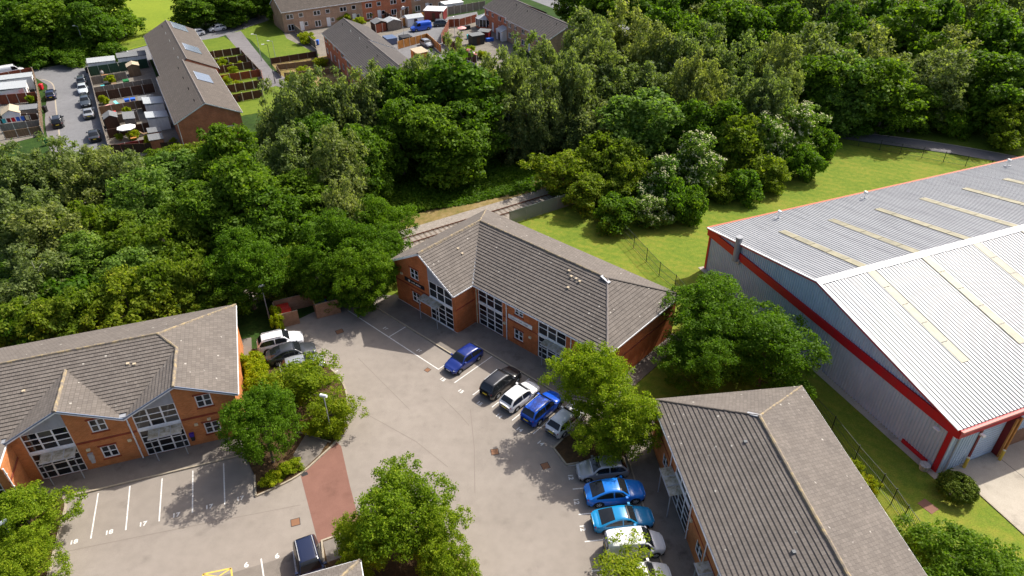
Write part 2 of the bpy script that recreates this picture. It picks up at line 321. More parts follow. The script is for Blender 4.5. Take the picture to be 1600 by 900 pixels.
b4 = slab('planting_bed', [(-14.58, 33.40), (-12.70, 34.22), (-10.07, 34.58), (-5.54, 32.91), (-3.67, 31.58), (-2.50, 30.06), (-1.64, 27.39), (-12.82, 27.57)], -.05, .09, MT['soil'])
kerb([(-13.25, 29.00), (-14.58, 33.40), (-12.70, 34.22), (-10.07, 34.58), (-5.54, 32.91), (-3.67, 31.58), (-2.50, 30.06), (-1.64, 27.39)], b4)
sheet('service_pad', [(-14.46, 33.29), (-12.62, 34.05), (-11.68, 32.47), (-13.77, 31.54)], .1, MT['pave'], b4)
# painted markings (flat paint lies 5 mm above the tarmac)
def strip(p, q, w=.1, name='bay_line', m=None):
    p, q = Vector((*p, 0)), Vector((*q, 0)); d = (q-p).normalized(); s = Vector((-d.y, d.x, 0))*w/2
    me = MB().add([p-s+Vector((0,0,.006)), q-s+Vector((0,0,.006)), q+s+Vector((0,0,.006)), p+s+Vector((0,0,.006))], [(0,1,2,3)])
    return me.build(name, m or MT['roadpaint'], cp)
M = MT['roadpaint'] = mat('road_paint', (.7,.69,.66), .7); n = NT(M); n.base(n.ramp(n.noise(pos(n), 9, 4, .7), [(.33, (.34,.31,.27)), (.48, (.66,.65,.62)), (.8, (.76,.75,.73))]))
MT['seam'] = mat('tarmac_seam', (.2,.168,.14), .95)
M = MT['yellowpaint'] = mat('yellow_road_paint', (.7,.45,.05), .7); n = NT(M); n.base(n.ramp(n.noise(pos(n), 9, 4, .7), [(.33, (.36,.28,.14)), (.5, (.68,.47,.08)), (.8, (.74,.52,.1))]))
for a, b in zip([(-32.23, 33.96), (-29.89, 34.68), (-27.64, 35.44), (-25.33, 36.22), (-23.03, 36.96)], [(-33.68, 38.26), (-31.42, 38.96), (-29.08, 39.69), (-26.83, 40.47), (-24.51, 41.21)]): strip(a, b)
for u in (4.95, 7.44, 9.9, 12.4, 14.87): strip(*LW(FB, [(u,-2.95),(u,-8.15)]))
strip(*LW(FB, [(2.38,-5.6),(2.38,-7.85)])); strip(*LW(FB, [(-12.2,-7.75),(2.33,-7.82)])); strip(*LW(FB, [(-5.2,-5.5),(-5.2,-7.7)]))
for u in (1.7, 4.16, 6.64, 9.1, 11.57, 14.0): strip(*LW(FC, [(u,-7.2),(u,-2.2)]))
strip(*[(-18.76, 32.00), (-17.87, 29.81)]); strip(*[(-16.57, 32.66), (-15.50, 29.78)])
strip(*[(-17.76, 51.99), (-16.82, 50.35)], w=.12); strip(*[(-17.71, 52.36), (-17.11, 52.82)], w=.1); strip(*[(-26.32, 51.09), (-25.81, 50.01)], w=.1)
yh = [(-22.63, 30.80), (-20.73, 31.24), (-20.36, 30.36), (-22.17, 29.88)]
for i in range(4): strip(yh[i], yh[(i+1) % 4], .12, 'hatch_line', MT['yellowpaint'])
strip(yh[0], yh[2], .1, 'hatch_line', MT['yellowpaint']); strip(yh[1], yh[3], .1, 'hatch_line', MT['yellowpaint'])
for P_ in ([(-39.46, 31.35), (-31.55, 33.36), (-24.91, 34.96), (-16.97, 36.80)], [(-3.95, 47.16), (-3.44, 42.51), (-3.22, 37.74)], [(-15.41, 54.61), (-12.33, 50.78), (-9.51, 47.28)], [(-6.70, 48.90), (-4.79, 46.37), (-3.99, 45.16)], [(-14.19, 47.38), (-8.52, 43.35), (-5.56, 40.43)]):
    for a, b in zip(P_[:-1], P_[1:]): strip(a, b, .05, 'tarmac_seam', MT['seam'])
TXT = {}
def number(txt, xy, rz, size=.55):
    if txt not in TXT:
        c = bpy.data.curves.new('digits', 'FONT'); c.body = txt; c.size = size; c.align_x = 'CENTER'; c.align_y = 'CENTER'; c.offset = .018
        o = bpy.data.objects.new('digits', c); COL.objects.link(o); dg = bpy.context.evaluated_depsgraph_get()
        me = bpy.data.meshes.new_from_object(o.evaluated_get(dg)); me.materials.clear(); me.materials.append(MT['roadpaint']); TXT[txt] = me
        bpy.data.objects.remove(o)
    o = link('bay_number', TXT[txt], cp, None, (*xy, .0075), rz); o.scale = (1.1, 1, 1)
    return o
for t, p in zip(('18','18','17','17','17','17'), [(-33.39, 33.67), (-31.10, 34.49), (-28.81, 35.20), (-26.54, 35.99), (-24.22, 36.74), (-22.00, 37.51)]): number(t, p, FA[1])
for p in [(-19.69, 31.48), (-17.63, 32.19), (-15.55, 32.92)]: number('6', p, FA[1]+R(2), .6)
for t, u in (('15',3.75),('15',6.23),('15',8.69),('14',11.13),('14',13.63),('14',16.06)): number(t, loc2w(FB, u, -8.55), FB[1]+R(0))
number('16', loc2w(FB, -1.2, -7.2), FB[1]); number('16', loc2w(FB, -6.6, -7.1), FB[1])
for u in (2.91, 5.38, 7.87): number('12', loc2w(FC, u, -7.15), FC[1])
# covers and gullies
def cover(p, w, d, rz, m, label, name='manhole_cover'):
    t = tag(link(name, MB().box(-w/2,w/2,-d/2,d/2,-.02,.006).mesh(name, MT[m]), None, None, (*p, .003), rz), label, 'cover')
    link('rim_plate', MB().box(-w/2-.05,w/2+.05,-d/2-.05,d/2+.05,-.03,.001).mesh('rim_plate', MT['dark']), t)
cover((-17.00, 35.17), .62, .62, FA[1], 'rustcover', 'rusty square manhole cover in the tarmac left of the red ramp')
cover((-1.68, 42.04), .6, .6, R(10), 'rustcover', 'faint square manhole cover in the middle of the car park')
cover((2.55, 40.41), .6, .6, R(20), 'rustcover', 'round-worn rusty manhole cover in the tree shade by the silver car')
cover((-8.35, 52.71), .45, .45, R(-40), 'rustcover', 'small square cover in the tarmac near the blue hatchback')
cover((-15.41, 43.71), .5, .35, R(50), 'dark', 'iron gully grate at the upper corner of the red ramp', 'gully_grate')
cover((-17.38, 39.91), .5, .35, R(30), 'dark', 'iron gully grate at the left corner of the red ramp', 'gully_grate')
cover((-18.13, 59.00), .7, .6, R(30), 'rustcover', 'reddish cover in the tarmac in front of the bin store')
tag(link('manhole_cover', MB().box(-.6,.6,-.45,.45,0,.03).mesh('manhole_cover', MT['brickcover']), None, None, (*(32.17, 35.77), -.02), R(-60)), 'brown rectangular cover in the lawn near the clipped bush', 'cover')
# wall of the shut yard, warehouse yard
yard = slab('concrete_yard', LW(FW, [(.0,1.6),(2.6,1.35),(16,.9),(16,40),(.0,40)]), -.06, .03, MT['concrete'])
for k in range(1, 6):
    b = MB().box(.3, 16, 1.5+k*4.5, 1.54+k*4.5, 0, .035); o = link('expansion_joint', b.mesh('expansion_joint', MT['dark']), yard); o.location = (*FW[0], 0); o.rotation_euler = (0,0,FW[1])
kerb(LW(FW, [(2.6,1.3),(16,.85)]), yard, .12, -.05, .06)
ap = slab('wall_apron', LW(FW, [(-33.6,-.75),(.4,-.75),(.4,-.05),(-33.6,-.05)]), -.05, .02, MT['concrete'])
# footpath and estate roads
fp = sheet('footpath', smooth([(51.01, 114.04), (52.68, 111.60), (65.54, 106.19), (74.96, 100.75), (83.87, 94.07)], 2)+smooth([(81.67, 90.81), (73.17, 97.97), (63.89, 102.76), (53.08, 107.44), (49.65, 110.22)], 2), -.004, MT['path'])
kerb(smooth([(51.01, 114.04), (52.68, 111.60), (65.54, 106.19), (74.96, 100.75), (83.87, 94.07)], 2), fp, .12, -.03, .06)
rd = sheet('road', [(-117.75, 142.52), (-101.23, 148.19), (-94.78, 153.02), (-88.98, 158.16), (-85.14, 162.25), (-75.50, 175.24), (-64.47, 190.10), (-59.54, 196.38), (-49.55, 214.00), (-36.28, 222.92), (-34.90, 213.05), (-50.34, 200.65), (-57.66, 189.06), (-62.49, 183.17), (-65.77, 176.39), (-68.88, 170.55), (-77.61, 154.41), (-86.54, 150.03), (-86.88, 147.93), (-71.79, 120.40), (-61.47, 102.51), (-54.28, 100.19), (-52.22, 95.10), (-67.48, 95.61), (-74.38, 108.60), (-81.78, 120.80), (-90.68, 139.00), (-97.04, 145.13), (-114.10, 137.08)], -.02, MT['road'])
sheet('estate_grass', [(-65.77, 176.39), (-59.31, 189.16), (-51.60, 170.15), (-40.98, 156.70), (-49.28, 151.26), (-54.77, 160.22), (-59.77, 169.53)], -.015, MT['grass'])
sheet('estate_grass', [(-73.13, 168.67), (-67.00, 172.59), (-61.18, 164.47), (-59.09, 159.49), (-65.78, 155.18)], -.015, MT['grass'])
sheet('estate_grass', [(-46.75, 139.30), (-44.10, 140.33), (-34.74, 127.39), (-42.19, 124.45), (-48.03, 134.89)], -.015, MT['grass'])
sheet('meadow', [(-90.41, 158.24), (-85.36, 162.75), (-75.70, 175.81), (-75.52, 188.84), (-108.85, 267.74), (-150.26, 270.97)], -.03, MT['meadow'])
sheet('road_verge', [(-120.50, 146.62), (-102.19, 149.92), (-89.87, 160.09), (-85.79, 163.75), (-62.41, 194.54), (-64.30, 201.51), (-88.04, 168.93), (-91.71, 164.06), (-104.68, 154.39), (-123.39, 150.93)], -.024, MT['grass'])
path2 = sheet('footpath', [(-67.23, 174.24), (-64.55, 177.45), (-57.07, 162.77), (-49.05, 147.40), (-43.94, 140.71), (-39.67, 135.98), (-39.69, 133.45), (-45.50, 136.98), (-46.95, 134.13), (-50.95, 143.40), (-58.51, 158.51), (-63.63, 167.65)], -.012, MT['path'])
road2 = sheet('road', [(-27.76, 151.97), (-28.77, 168.93), (-23.65, 176.32), (-15.18, 187.85), (-8.04, 192.61), (-6.95, 183.63), (-14.47, 176.95), (-15.38, 168.22), (-12.65, 160.00), (-7.38, 150.97), (-0.64, 143.46), (-4.23, 129.46), (-18.12, 137.25)], -.02, MT['road'])
road3 = sheet('road', [(-0.56, 212.38), (6.40, 204.31), (17.79, 184.66), (28.57, 165.87), (29.77, 173.92), (19.33, 192.96), (13.35, 203.87), (10.41, 215.64)], -.02, MT['road'])
sheet('garden_ground', LW(FT1, [(-1,-.2),(56,-.2),(56,11.6),(4.5,10.4)]), -.018, MT['gravel'])
sheet('garden_ground', LW(FT1, [(18,26.5),(56,28.5),(56,21.6),(20,19.8)]), -.018, MT['gravel'])
sheet('garden_ground', LW(FT1, [(12,-18),(31,-19),(50,-18.4),(50,-9),(12,-9)]), -.018, MT['grass'])
sheet('garden_ground', LW(FT2, [(-24,-10),(-1,-3),(-1,18),(-24,30)]), -.022, MT['gravel'])
sheet('garden_ground', LW(FT2, [(-1,-11.5),(14,-11.5),(22,-2),(20,.2),(-1,.2)]), -.017, MT['verge'])
sheet('garden_ground', [(-15.30, 167.17), (-14.23, 178.09), (-6.70, 186.09), (0.92, 173.84), (5.11, 162.03), (-0.64, 143.46), (-9.47, 152.40)], -.016, MT['gravel'])
# estate road lines and kerb edges
kerb(smooth([(-61.47, 102.51), (-71.79, 120.40), (-86.88, 147.93)], 4), rd, .2, -.05, .07); kerb(smooth([(-68.57, 100.68), (-76.51, 115.37), (-83.48, 127.79), (-89.45, 138.57), (-92.59, 142.15), (-94.60, 143.03)], 4), rd, .2, -.05, .0)
kerb(smooth([(-0.64, 143.46), (-7.38, 150.97), (-12.65, 160.00), (-15.00, 167.15), (-14.63, 174.69), (-6.95, 183.63)], 4), road2, .25, -.05, .02)
slab('pavement', smooth([(-70.26, 100.74), (-74.59, 108.61), (-81.78, 120.80), (-90.94, 139.02), (-95.79, 144.27)], 3)+smooth([(-94.82, 143.43), (-92.59, 142.15), (-89.45, 138.57), (-83.48, 127.79), (-76.51, 115.37), (-68.57, 100.68)], 3), -.06, -.002, MT['path'])
# railway: ballast, sleepers, rails
rl = (Vector((-13.06, 78.16)), R(31.3))
def rw(s, t): return (rl[0].x+s*math.cos(rl[1])-t*math.sin(rl[1]), rl[0].y+s*math.sin(rl[1])+t*math.cos(rl[1]))
tb = sheet('track_bed', [rw(-60,-3.2), rw(60,-3.2), rw(60,3.0), rw(-60,3.0)], -.008, MT['ballast'])
sheet('dry_verge', [rw(-60,2.6), rw(40,1.8), rw(40,4.6), rw(18,4.9), rw(0,5.2), rw(-60,6.5)], -.004, MT['verge'])
tr = thing('railway_track', 'rusty single railway track on ballast behind the office block', 'railway', (*rw(0, -.9), .0), rl[1])
for t in (-.72, .72): MB().box(-50, 50, t-.04, t+.04, .09, .24).build('rail', MT['rust'], tr)
sm = MB().box(-.11,.11,-1.25,1.25,-.06,.012).mesh('sleeper', MT['sleeper'])
for k in range(-40, 46): link('sleeper', sm, tr, None, (k*.7, random.uniform(-.04,.04), random.uniform(-.015,.005)))
# ------------------------------------------------------------------ building kit
def clip(poly, axis, val, keep_ge):
    out = []
    for i in range(len(poly)):
        a, b = poly[i], poly[(i+1) % len(poly)]; da, db = a[axis]-val, b[axis]-val
        if not keep_ge: da, db = -da, -db
        if da >= 0: out.append(a)
        if (da >= 0) != (db >= 0):
            t = da/(da-db); out.append((a[0]+(b[0]-a[0])*t, a[1]+(b[1]-a[1])*t))
    return out
def roof_slope(roof, base, pts, m, gauge=.34, step=.054, pieces=True, seed=0):
    """pts: coplanar polygon, first edge is the eave; lays overlapping tile courses on it."""
    P = [Vector(p) for p in pts]; s = (P[1]-P[0]).normalized(); nrm = None
    for k in range(2, len(P)):
        c = s.cross(P[k]-P[0])
        if c.length > 1e-3: nrm = c.normalized(); break
    if nrm.z < 0: nrm = -nrm
    t = nrm.cross(s).normalized()
    if t.z < 0: t = -t
    Q = [((p-P[0]).dot(s), (p-P[0]).dot(t)) for p in P]
    tmax = max(q[1] for q in Q)
    base.add([p-nrm*.03 for p in P], [tuple(range(len(P)))])
    k = 0; allb = MB(); allb.uv = []
    while k*gauge < tmax-.02:
        t0 = k*gauge; t1 = min(tmax, t0+gauge+.05)
        c = clip(clip(Q, 1, t0, True), 1, t1, False); k += 1
        if len(c) < 3: continue
        b = allb if not pieces else MB()
        if pieces: b.uv = []
        jit = random.uniform(-.004, .004); o = len(b.v)
        top = []
        for q in c:
            h = .02+step*(1-(q[1]-t0)/gauge)+jit*.4
            b.v.append(tuple(P[0]+s*q[0]+t*q[1]+nrm*h)); b.uv.append((q[0]+seed*3.7+P[0].x, q[1]))
        b.f.append(tuple(range(o, o+len(c)))); b.mi += [0]*(len(b.f)-len(b.mi))
        lows = sorted([i for i, q in enumerate(c) if abs(q[1]-t0) < 1e-4], key=lambda i: c[i][0])
        if len(lows) >= 2:
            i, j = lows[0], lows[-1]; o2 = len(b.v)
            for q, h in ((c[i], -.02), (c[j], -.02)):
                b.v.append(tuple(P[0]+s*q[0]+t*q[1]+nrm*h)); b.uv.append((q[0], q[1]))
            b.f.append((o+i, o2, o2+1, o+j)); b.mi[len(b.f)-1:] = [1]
        if pieces: b.build('tile_course', [m, MT['tileedgeshade']], roof)
    if not pieces: return allb
def ridge_line(roof, p, q, w=.28, h=.13, m=None, name='ridge_tiles'):
    p, q = Vector(p), Vector(q); L = (q-p).length; n = max(1, int(L/.45)); b = MB()
    d = (q-p)/n; sd = d.cross(Vector((0,0,1))).normalized(); u = sd.cross(d).normalized()
    if u.z < 0: u = -u
    for i in range(n):
        a = p+d*i; e = p+d*(i+1.04); k = 1+.08*random.random(); j = random.uniform(-.015,.015)
        prof = [(-w/2,-.04),(-w*.3,h*.7),(0,h),(w*.3,h*.7),(w/2,-.04)]
        o = len(b.v)
        for c, s_ in ((a, k), (e, k*.93)):
            for x, z in prof: b.v.append(tuple(c+sd*(x*s_+j)+u*z*s_))
        for r in range(4): b.f.append((o+r, o+r+1, o+5+r+1, o+5+r))
        b.f.append((o,o+1,o+2,o+3,o+4)); b.f.append((o+9,o+8,o+7,o+6,o+5))
    return b.build(name, m or MT['ridge'], roof)
def wall(b, O, ang, u0, u1, top, holes=(), z0=0, depth=.12, cuts=()):
    """vertical wall in the plane through O heading ang (outward normal on its right hand), with openings (ua,ub,za,zb)"""
    ca, sa = math.cos(ang), math.sin(ang)
    W = lambda u, z, d=0: (O[0]+u*ca-d*sa, O[1]+u*sa+d*ca, z)
    cs = sorted({u0, u1, *[c for c in cuts if u0 < c < u1], *[h[0] for h in holes], *[h[1] for h in holes]})
    for a, c in zip(cs[:-1], cs[1:]):
        hs = sorted([h for h in holes if h[0] <= a+1e-6 and h[1] >= c-1e-6], key=lambda h: h[2]); z = z0
        for h in hs:
            if h[2] > z+1e-6: b.quad(W(a,z), W(c,z), W(c,h[2]), W(a,h[2]))
            z = h[3]
        if min(top(a), top(c)) > z-1e-6: b.quad(W(a,z), W(c,z), W(c,top(c)), W(a,top(a)))
    for (a, c, za, zb) in holes:
        b.quad(W(a,za), W(a,za,depth), W(a,zb,depth), W(a,zb)); b.quad(W(c,za), W(c,zb), W(c,zb,depth), W(c,za,depth))
        b.quad(W(a,za), W(c,za), W(c,za,depth), W(a,za,depth)); b.quad(W(a,zb), W(a,zb,depth), W(c,zb,depth), W(c,zb))
        b.quad(W(a,za,depth+.25), W(c,za,depth+.25), W(c,zb,depth+.25), W(a,zb,depth+.25))
UM = {}
def window(parent, x, y, ang, w, h, z, cols, rows, name='window', fr='white', glass='glass', bar=.085, edge=.1, inset=.05, rowz=None, pane=True):
    key = (round(w,2), round(h,2), cols, rows, fr, bar, edge, str(rowz))
    if key not in UM:
        b = MB(); d = .07
        b.box(0,edge,0,d,0,h); b.box(w-edge,w,0,d,0,h); b.box(edge,w-edge,0,d,0,edge); b.box(edge,w-edge,0,d,h-edge,h)
        xs = [edge+(w-2*edge)*i/cols for i in range(cols+1)]; zs = [edge+(h-2*edge)*i/rows for i in range(rows+1)] if rowz is None else rowz
        for xx in xs[1:-1]: b.box(xx-bar*.75,xx+bar*.75,.004,d-.004,edge,h-edge)
        for zz in zs[1:-1]:
            for i in range(cols): b.box(xs[i]+(bar*.75 if i else 0), xs[i+1]-(bar*.75 if i < cols-1 else 0), .01, d-.01, zz-bar*.5, zz+bar*.5)
        UM[key] = (b.mesh(name, MT[fr]), xs, zs)
    me, xs, zs = UM[key]
    ca, sa = math.cos(ang), math.sin(ang)
    o = link(name, me, parent, None, (x-inset*sa, y+inset*ca, z), ang)
    if pane:
        for i in range(len(xs)-1):
            for j in range(len(zs)-1):
                k2 = ('pane', round(xs[i+1]-xs[i],3), round(zs[j+1]-zs[j],3))
                if k2 not in UM: UM[k2] = MB().box(0, xs[i+1]-xs[i], .03, .042, 0, zs[j+1]-zs[j]).mesh('pane', MT[glass])
                p = link('pane', UM[k2], o, None, (xs[i], 0, zs[j])); p.rotation_euler = (R(random.uniform(-.5,.5)), 0, R(random.uniform(-.6,.6)))
    return o
def fascia(parent, pts, m, w=.05, h=.2, dz=-.12, name='fascia', off=0):
    b = MB()
    for p, q in zip(pts[:-1], pts[1:]): b.beam((p[0],p[1],p[2]+dz), (q[0],q[1],q[2]+dz), w, h)
    return b.build(name, m, parent)
def canopy(parent, u0, u1, v, z, out=1.15, posts=True):
    c = MB(); c.add([(u0,v,z+.12),(u1,v,z+.12),(u1,v-out,z),(u0,v-out,z),(u0,v,z+.16),(u1,v,z+.16),(u1,v-out,z+.04),(u0,v-out,z+.04)], [(3,2,1,0),(4,5,6,7),(0,1,5,4),(1,2,6,5),(2,3,7,6),(3,0,4,7)])
    o = c.build('canopy', MT['canopy'], parent)
    for k in range(1, 3): MB().beam((u0+(u1-u0)*k/3, v, z+.17), (u0+(u1-u0)*k/3, v-out, z+.05), .05, .03).build('glazing_bar', MT['steel'], o)
    MB().beam((u0-.02,v-out,z), (u1+.02,v-out,z), .06, .1).build('edge_rail', MT['steel'], o)
    for uu in (u0+.15, u1-.15):
        if posts: MB().tube((uu,v-out+.12,.09), (uu,v-out+.12,z+.02), .05).build('post', MT['lead'], o)
    return o
def wall_lamp(parent, u, v, z):
    b = MB().box(u-.14,u+.14,v-.14,v,z-.11,z+.11); return b.build('wall_lamp', MT['cream'], parent)
def pipe(parent, u, v, z1, r=.05, name='downpipe', m='white', z0=.1):
    b = MB().tube((u,v,z0), (u,v,z1), r); 
    for z in (1.2, 2.6, 4.0):
        if z < z1: b.box(u-.08,u+.08,v-.03,v+.07,z-.03,z+.03)
    return b.build(name, MT[m], parent)
def band(parent, u0, u1, v, z, h=.2, name='brick_band'): return MB().box(u0, u1, v-.03, v+.02, z-h/2, z+h/2).build(name, MT['brickred'], parent)
def small_win(parent, b_holes, u, v, z, w=1.2, h=1.3, ang=0):
    window(parent, u, v, ang, w, h, z, 2, 2)
    MB().box(u-.12,u+w+.12,v-.035,v+.02,z+h+.01,z+h+.17).build('lintel', MT['brickred'], parent); MB().box(u-.1,u+w+.1,v-.06,v+.05,z-.09,z-.005).build('sill', MT['brickred'], parent)
def vents(roof, pts, m='felttan'):
    for p in pts: MB().box(p[0]-.12,p[0]+.12,p[1]-.12,p[1]+.12,p[2]-.1,p[2]+.1).build('roof_vent', MT[m], roof)
EZ = 5.0
def glazing(parent, u0, u1, v, zsplit, ztop, up_rows, lo_rows):
    window(parent, u0, v, 0, u1-u0, ztop-zsplit-.1, zsplit+.1, 3, up_rows, 'glazed_screen', bar=.085, edge=.09)
    MB().box(u0, u1, v+.0, v+.16, zsplit-.12, zsplit+.1).build('spandrel', MT['white'], parent)
    window(parent, u0, v, 0, u1-u0, zsplit-.12-.1, .1, 3, lo_rows, 'glazed_screen', bar=.085, edge=.09)
# ------------------------------------------------------------------ office A: left, twin gables and a forward wing
A = thing('office_building', 'orange brick office block with two glazed gables beside the numbered bays', 'building', FA[0], FA[1])
ZR, ZG, OV = 7.9, 7.2, .35
UL, UR, VB = -26.5, 8.75, 13.1
topA = lambda u: (ZG-.12)-(ZG-EZ)*abs(u-4.25)/4.5 if u > 0 else (ZG-.12)-(ZG-EZ)*abs(u+4.35)/4.4
wb = MB()
gz = [(-7.6,-4.25,.1,5.2), (.4,3.78,.1,5.2)]
ws = [(-2.73,-1.53,3.92,5.25), (-2.75,-1.55,.92,2.25), (5.36,6.6,4.08,5.42), (5.33,6.57,1.03,2.33)]
wall(wb, (0,0), 0, -8.45, 0, topA, [h for h in gz+ws if h[1] < 0], cuts=(-4.35,))
wall(wb, (0,0), 0, 0, 8.4, topA, [h for h in gz+ws if h[0] > 0], cuts=(4.25,))
wall(wb, (8.4,0), R(90), 0, 12.8, lambda u: 4.95)
wall(wb, (8.4,12.8), R(180), 0, 34, lambda u: 4.95)
wall(wb, (-8.45,-2.7), R(90), 0, 2.7, lambda u: 4.9)            # side of the forward wing
wall(wb, (-17.4,-2.7), 0, 0, 8.95, lambda u: 7.1-2.2*abs(u-4.5)/4.5, [(5.6,8.4,.1,5.0)], cuts=(4.5,))
wb.build('wall', MT['brick'], A)
MB().box(-8.4,8.38,.03,.2,0,.12).build('plinth', MT['brickred'], A)
for u0, u1 in ((-7.6,-4.25), (.4,3.78)):
    glazing(A, u0, u1, 0, 3.08, 5.2, 3, 4)
    um = u1+.47 if u0 > 0 else -4.35
    MB().add([(u0,-.02,5.21),(u1,-.02,5.21),(u1,-.02,topA(u1)+.02),(u0,-.02,topA(u0)+.02)], [(0,1,2,3)]).build('gable_panel', MT['grey'], A)
    canopy(A, u0+.75, u1-.02, 0, 2.75, 1.0)
window(A, -11.8, -2.7, 0, 2.8, 4.9, .1, 3, 6, 'glazed_screen', bar=.085, edge=.09)
for h in ws: small_win(A, None, h[0], 0, h[2], h[1]-h[0], h[3]-h[2])
band(A, -4.2, .35, 0, 3.1); band(A, 3.82, 8.4, 0, 3.18)
MB().box(-8.42,-8.38,-2.68,0,3.0,3.2).build('brick_band', MT['brickred'], A)
pipe(A, .0, -.08, 4.75, .06); pipe(A, -8.36, -2.62, 4.6, .06)
for u, z in ((-3.56,2.3),(-.42,2.34),(4.8,2.42),(-1.4,5.5),(5.9,2.72)): wall_lamp(A, u, 0, z)
MB().box(-3.75,-3.38,-.22,0,1.3,1.9).box(-3.7,-3.43,-.2,0,.85,1.28).build('meter_box', MT['steel'], A)
MB().box(4.02,4.38,-.24,0,1.3,1.62).build('post_box', MT['purple'], A); MB().box(4.06,4.34,-.2,0,.8,1.28).build('post_box', MT['dark'], A)
rb = MB(); rf = link('roof', None, A)
sl_ = (ZG-EZ)/4.5; hs = (ZR-EZ)/(6.4+OV); re = 6.4; ru = UR-(ZR-EZ)/sl_
gj = -OV+(ZG-EZ)/hs
T = MT['tile']
roof_slope(rf, rb, [(UL,.1,EZ+(.1+OV)*hs),(UR-.9,.1,EZ+(.1+OV)*hs),(ru,re,ZR),(UL,re,ZR)], T, seed=1)
roof_slope(rf, rb, [(UR,VB,EZ),(UL,VB,EZ),(UL,re,ZR),(ru,re,ZR)], T, seed=2)
ug = UR-(ZG-EZ)/sl_
roof_slope(rf, rb, [(UR,-OV-.05,EZ),(UR,VB,EZ),(ru,re,ZR),(ug,gj,ZG),(ug,-OV-.05,ZG)], T, seed=3)
roof_slope(rf, rb, [(-.12,-OV-.05,EZ+.02),(ug,-OV-.05,ZG+.02),(ug,gj+.3,ZG+.02)], T, seed=4) if False else None
def gable_slopes(ul, uc, ur, v0, zg, both=True, seed=5, zl=EZ):
    gj = -OV+(zg-EZ)/hs
    # left slope: eave runs front to back on u = ul
    roof_slope(rf, rb, [(ul,v0,zl),(ul,-OV+.02,zl),(uc,gj,zg),(uc,v0,zg)][::1], T, seed=seed)
    if both: roof_slope(rf, rb, [(ur,v0,zl),(ur,-OV+.02,zl),(uc,gj,zg),(uc,v0,zg)], T, seed=seed+1)
gable_slopes(-.1, ug, 0, -OV-.05, ZG, False, 5)
gable_slopes(-8.75, -4.35, -.1, -OV-.05, ZG, True, 7)
gable_slopes(-17.6, -13.0, -8.5, -3.05, ZG, True, 9)
rb.mesh('roof', MT['dark']); rf.data = None
o = rb.build('underlay', MT['dark'], rf)
ridge_line(rf, (UL,re,ZR+.03), (ru,re,ZR+.03)); ridge_line(rf, (ru,re,ZR+.03), (UR,VB,EZ+.03), .24, .1)
ridge_line(rf, (ru,re,ZR+.03), (ug,gj,ZG+.03)); ridge_line(rf, (ug,gj,ZG+.03), (ug,-OV-.1,ZG+.03)); ridge_line(rf, (-4.35,gj-.1,ZG+.03), (-4.35,-OV-.1,ZG+.03)); ridge_line(rf, (-13,1,ZG+.03), (-13,-3.1,ZG+.03))
for uu in (-.1, -8.65): MB().box(uu-.42,uu+.42,-OV-.02,.45,EZ+.02,EZ+.17).build('valley_lead', MT['lead'], rf)
vg = [(UR,-OV-.08,EZ),(ug,-OV-.08,ZG),(-.1,-OV-.08,EZ),(-4.35,-OV-.08,ZG),(-8.75,-OV-.08,EZ)]
fascia(A, vg, MT['bluegrey'], .06, .12, .0, 'verge_board'); fascia(A, [(p[0],p[1]+.02,p[2]) for p in vg], MT['white'], .05, .13, -.13, 'verge_board')
fascia(A, [(-8.5,-3.1,EZ),(-13,-3.1,ZG),(-17.6,-3.1,EZ)], MT['white'], .06, .2, -.1, 'verge_board')
fascia(A, [(-8.48,-3.05,EZ-.1),(-8.48,-.4,EZ-.1)], MT['white'], .08, .12, 0, 'gutter')
fascia(A, [(UR+.03,-OV,EZ-.08),(UR+.03,VB,EZ-.08)], MT['white'], .1, .12, 0, 'gutter'); fascia(A, [(UR,VB+.03,EZ-.08),(UL,VB+.03,EZ-.08)], MT['white'], .1, .12, 0, 'gutter')
zsl = lambda v: EZ+(v+OV)*hs+.05
vents(rf, [(.9,4.0,zsl(4.0)),(.4,4.15,zsl(4.15)),(-7.4,3.6,zsl(3.6))])
# ------------------------------------------------------------------ office B: centre, front-left gable wing, hipped right end
B = thing('office_building', 'red brick office block in the centre with dark sign and gabled wing', 'building', FB[0], FB[1])
wb = MB(); ZR = 8.0; WL, WR, WV = -9.6, -.25, -2.7
UCW = -5.0
topW = lambda u: 7.85-(7.85-4.95)*abs(u-UCW)/(4.9 if u > UCW else 5.2)
gw = [(-4.22,-.72,.1,4.95)]; sw = [(-7.05,-5.75,4.08,5.35), (-7.07,-5.8,1.1,2.36)]
wall(wb, (0,WV), 0, WL, -4.22, lambda u: topW(u), sw, cuts=(UCW,))
wall(wb, (0,WV), 0, -4.22, WR, lambda u: min(topW(u), 9), gw)
wall(wb, (WR,WV), R(90), 0, 2.7, lambda u: 4.9)
gm = [(.3,3.72,.1,4.72), (8.42,11.86,.1,4.72)]; sm_ = [(5.35,6.5,3.83,4.62), (5.27,6.48,.78,2.03)]
wall(wb, (0,0), 0, WR, 16.45, lambda u: 4.92, gm+sm_)
wall(wb, (16.45,0), R(90), 0, 11.8, lambda u: 4.92); wall(wb, (16.45,11.8), R(180), 0, 26.05, lambda u: 4.92); wall(wb, (WL,11.8), R(270), 0, 14.5, lambda u: 4.92)
wb.build('wall', MT['brickbshade'], B)
MB().box(-4.22,-.7,WV-.02,WV+.05,4.96,5.02).build('sill', MT['white'], B)
MB().add([(-4.2,WV-.02,5.0),(-.75,WV-.02,5.0),(-.75,WV-.02,topW(-.75)+.02),(-4.2,WV-.02,topW(-4.2)+.02)], [(0,1,2,3)]).build('gable_panel', MT['grey'], B)
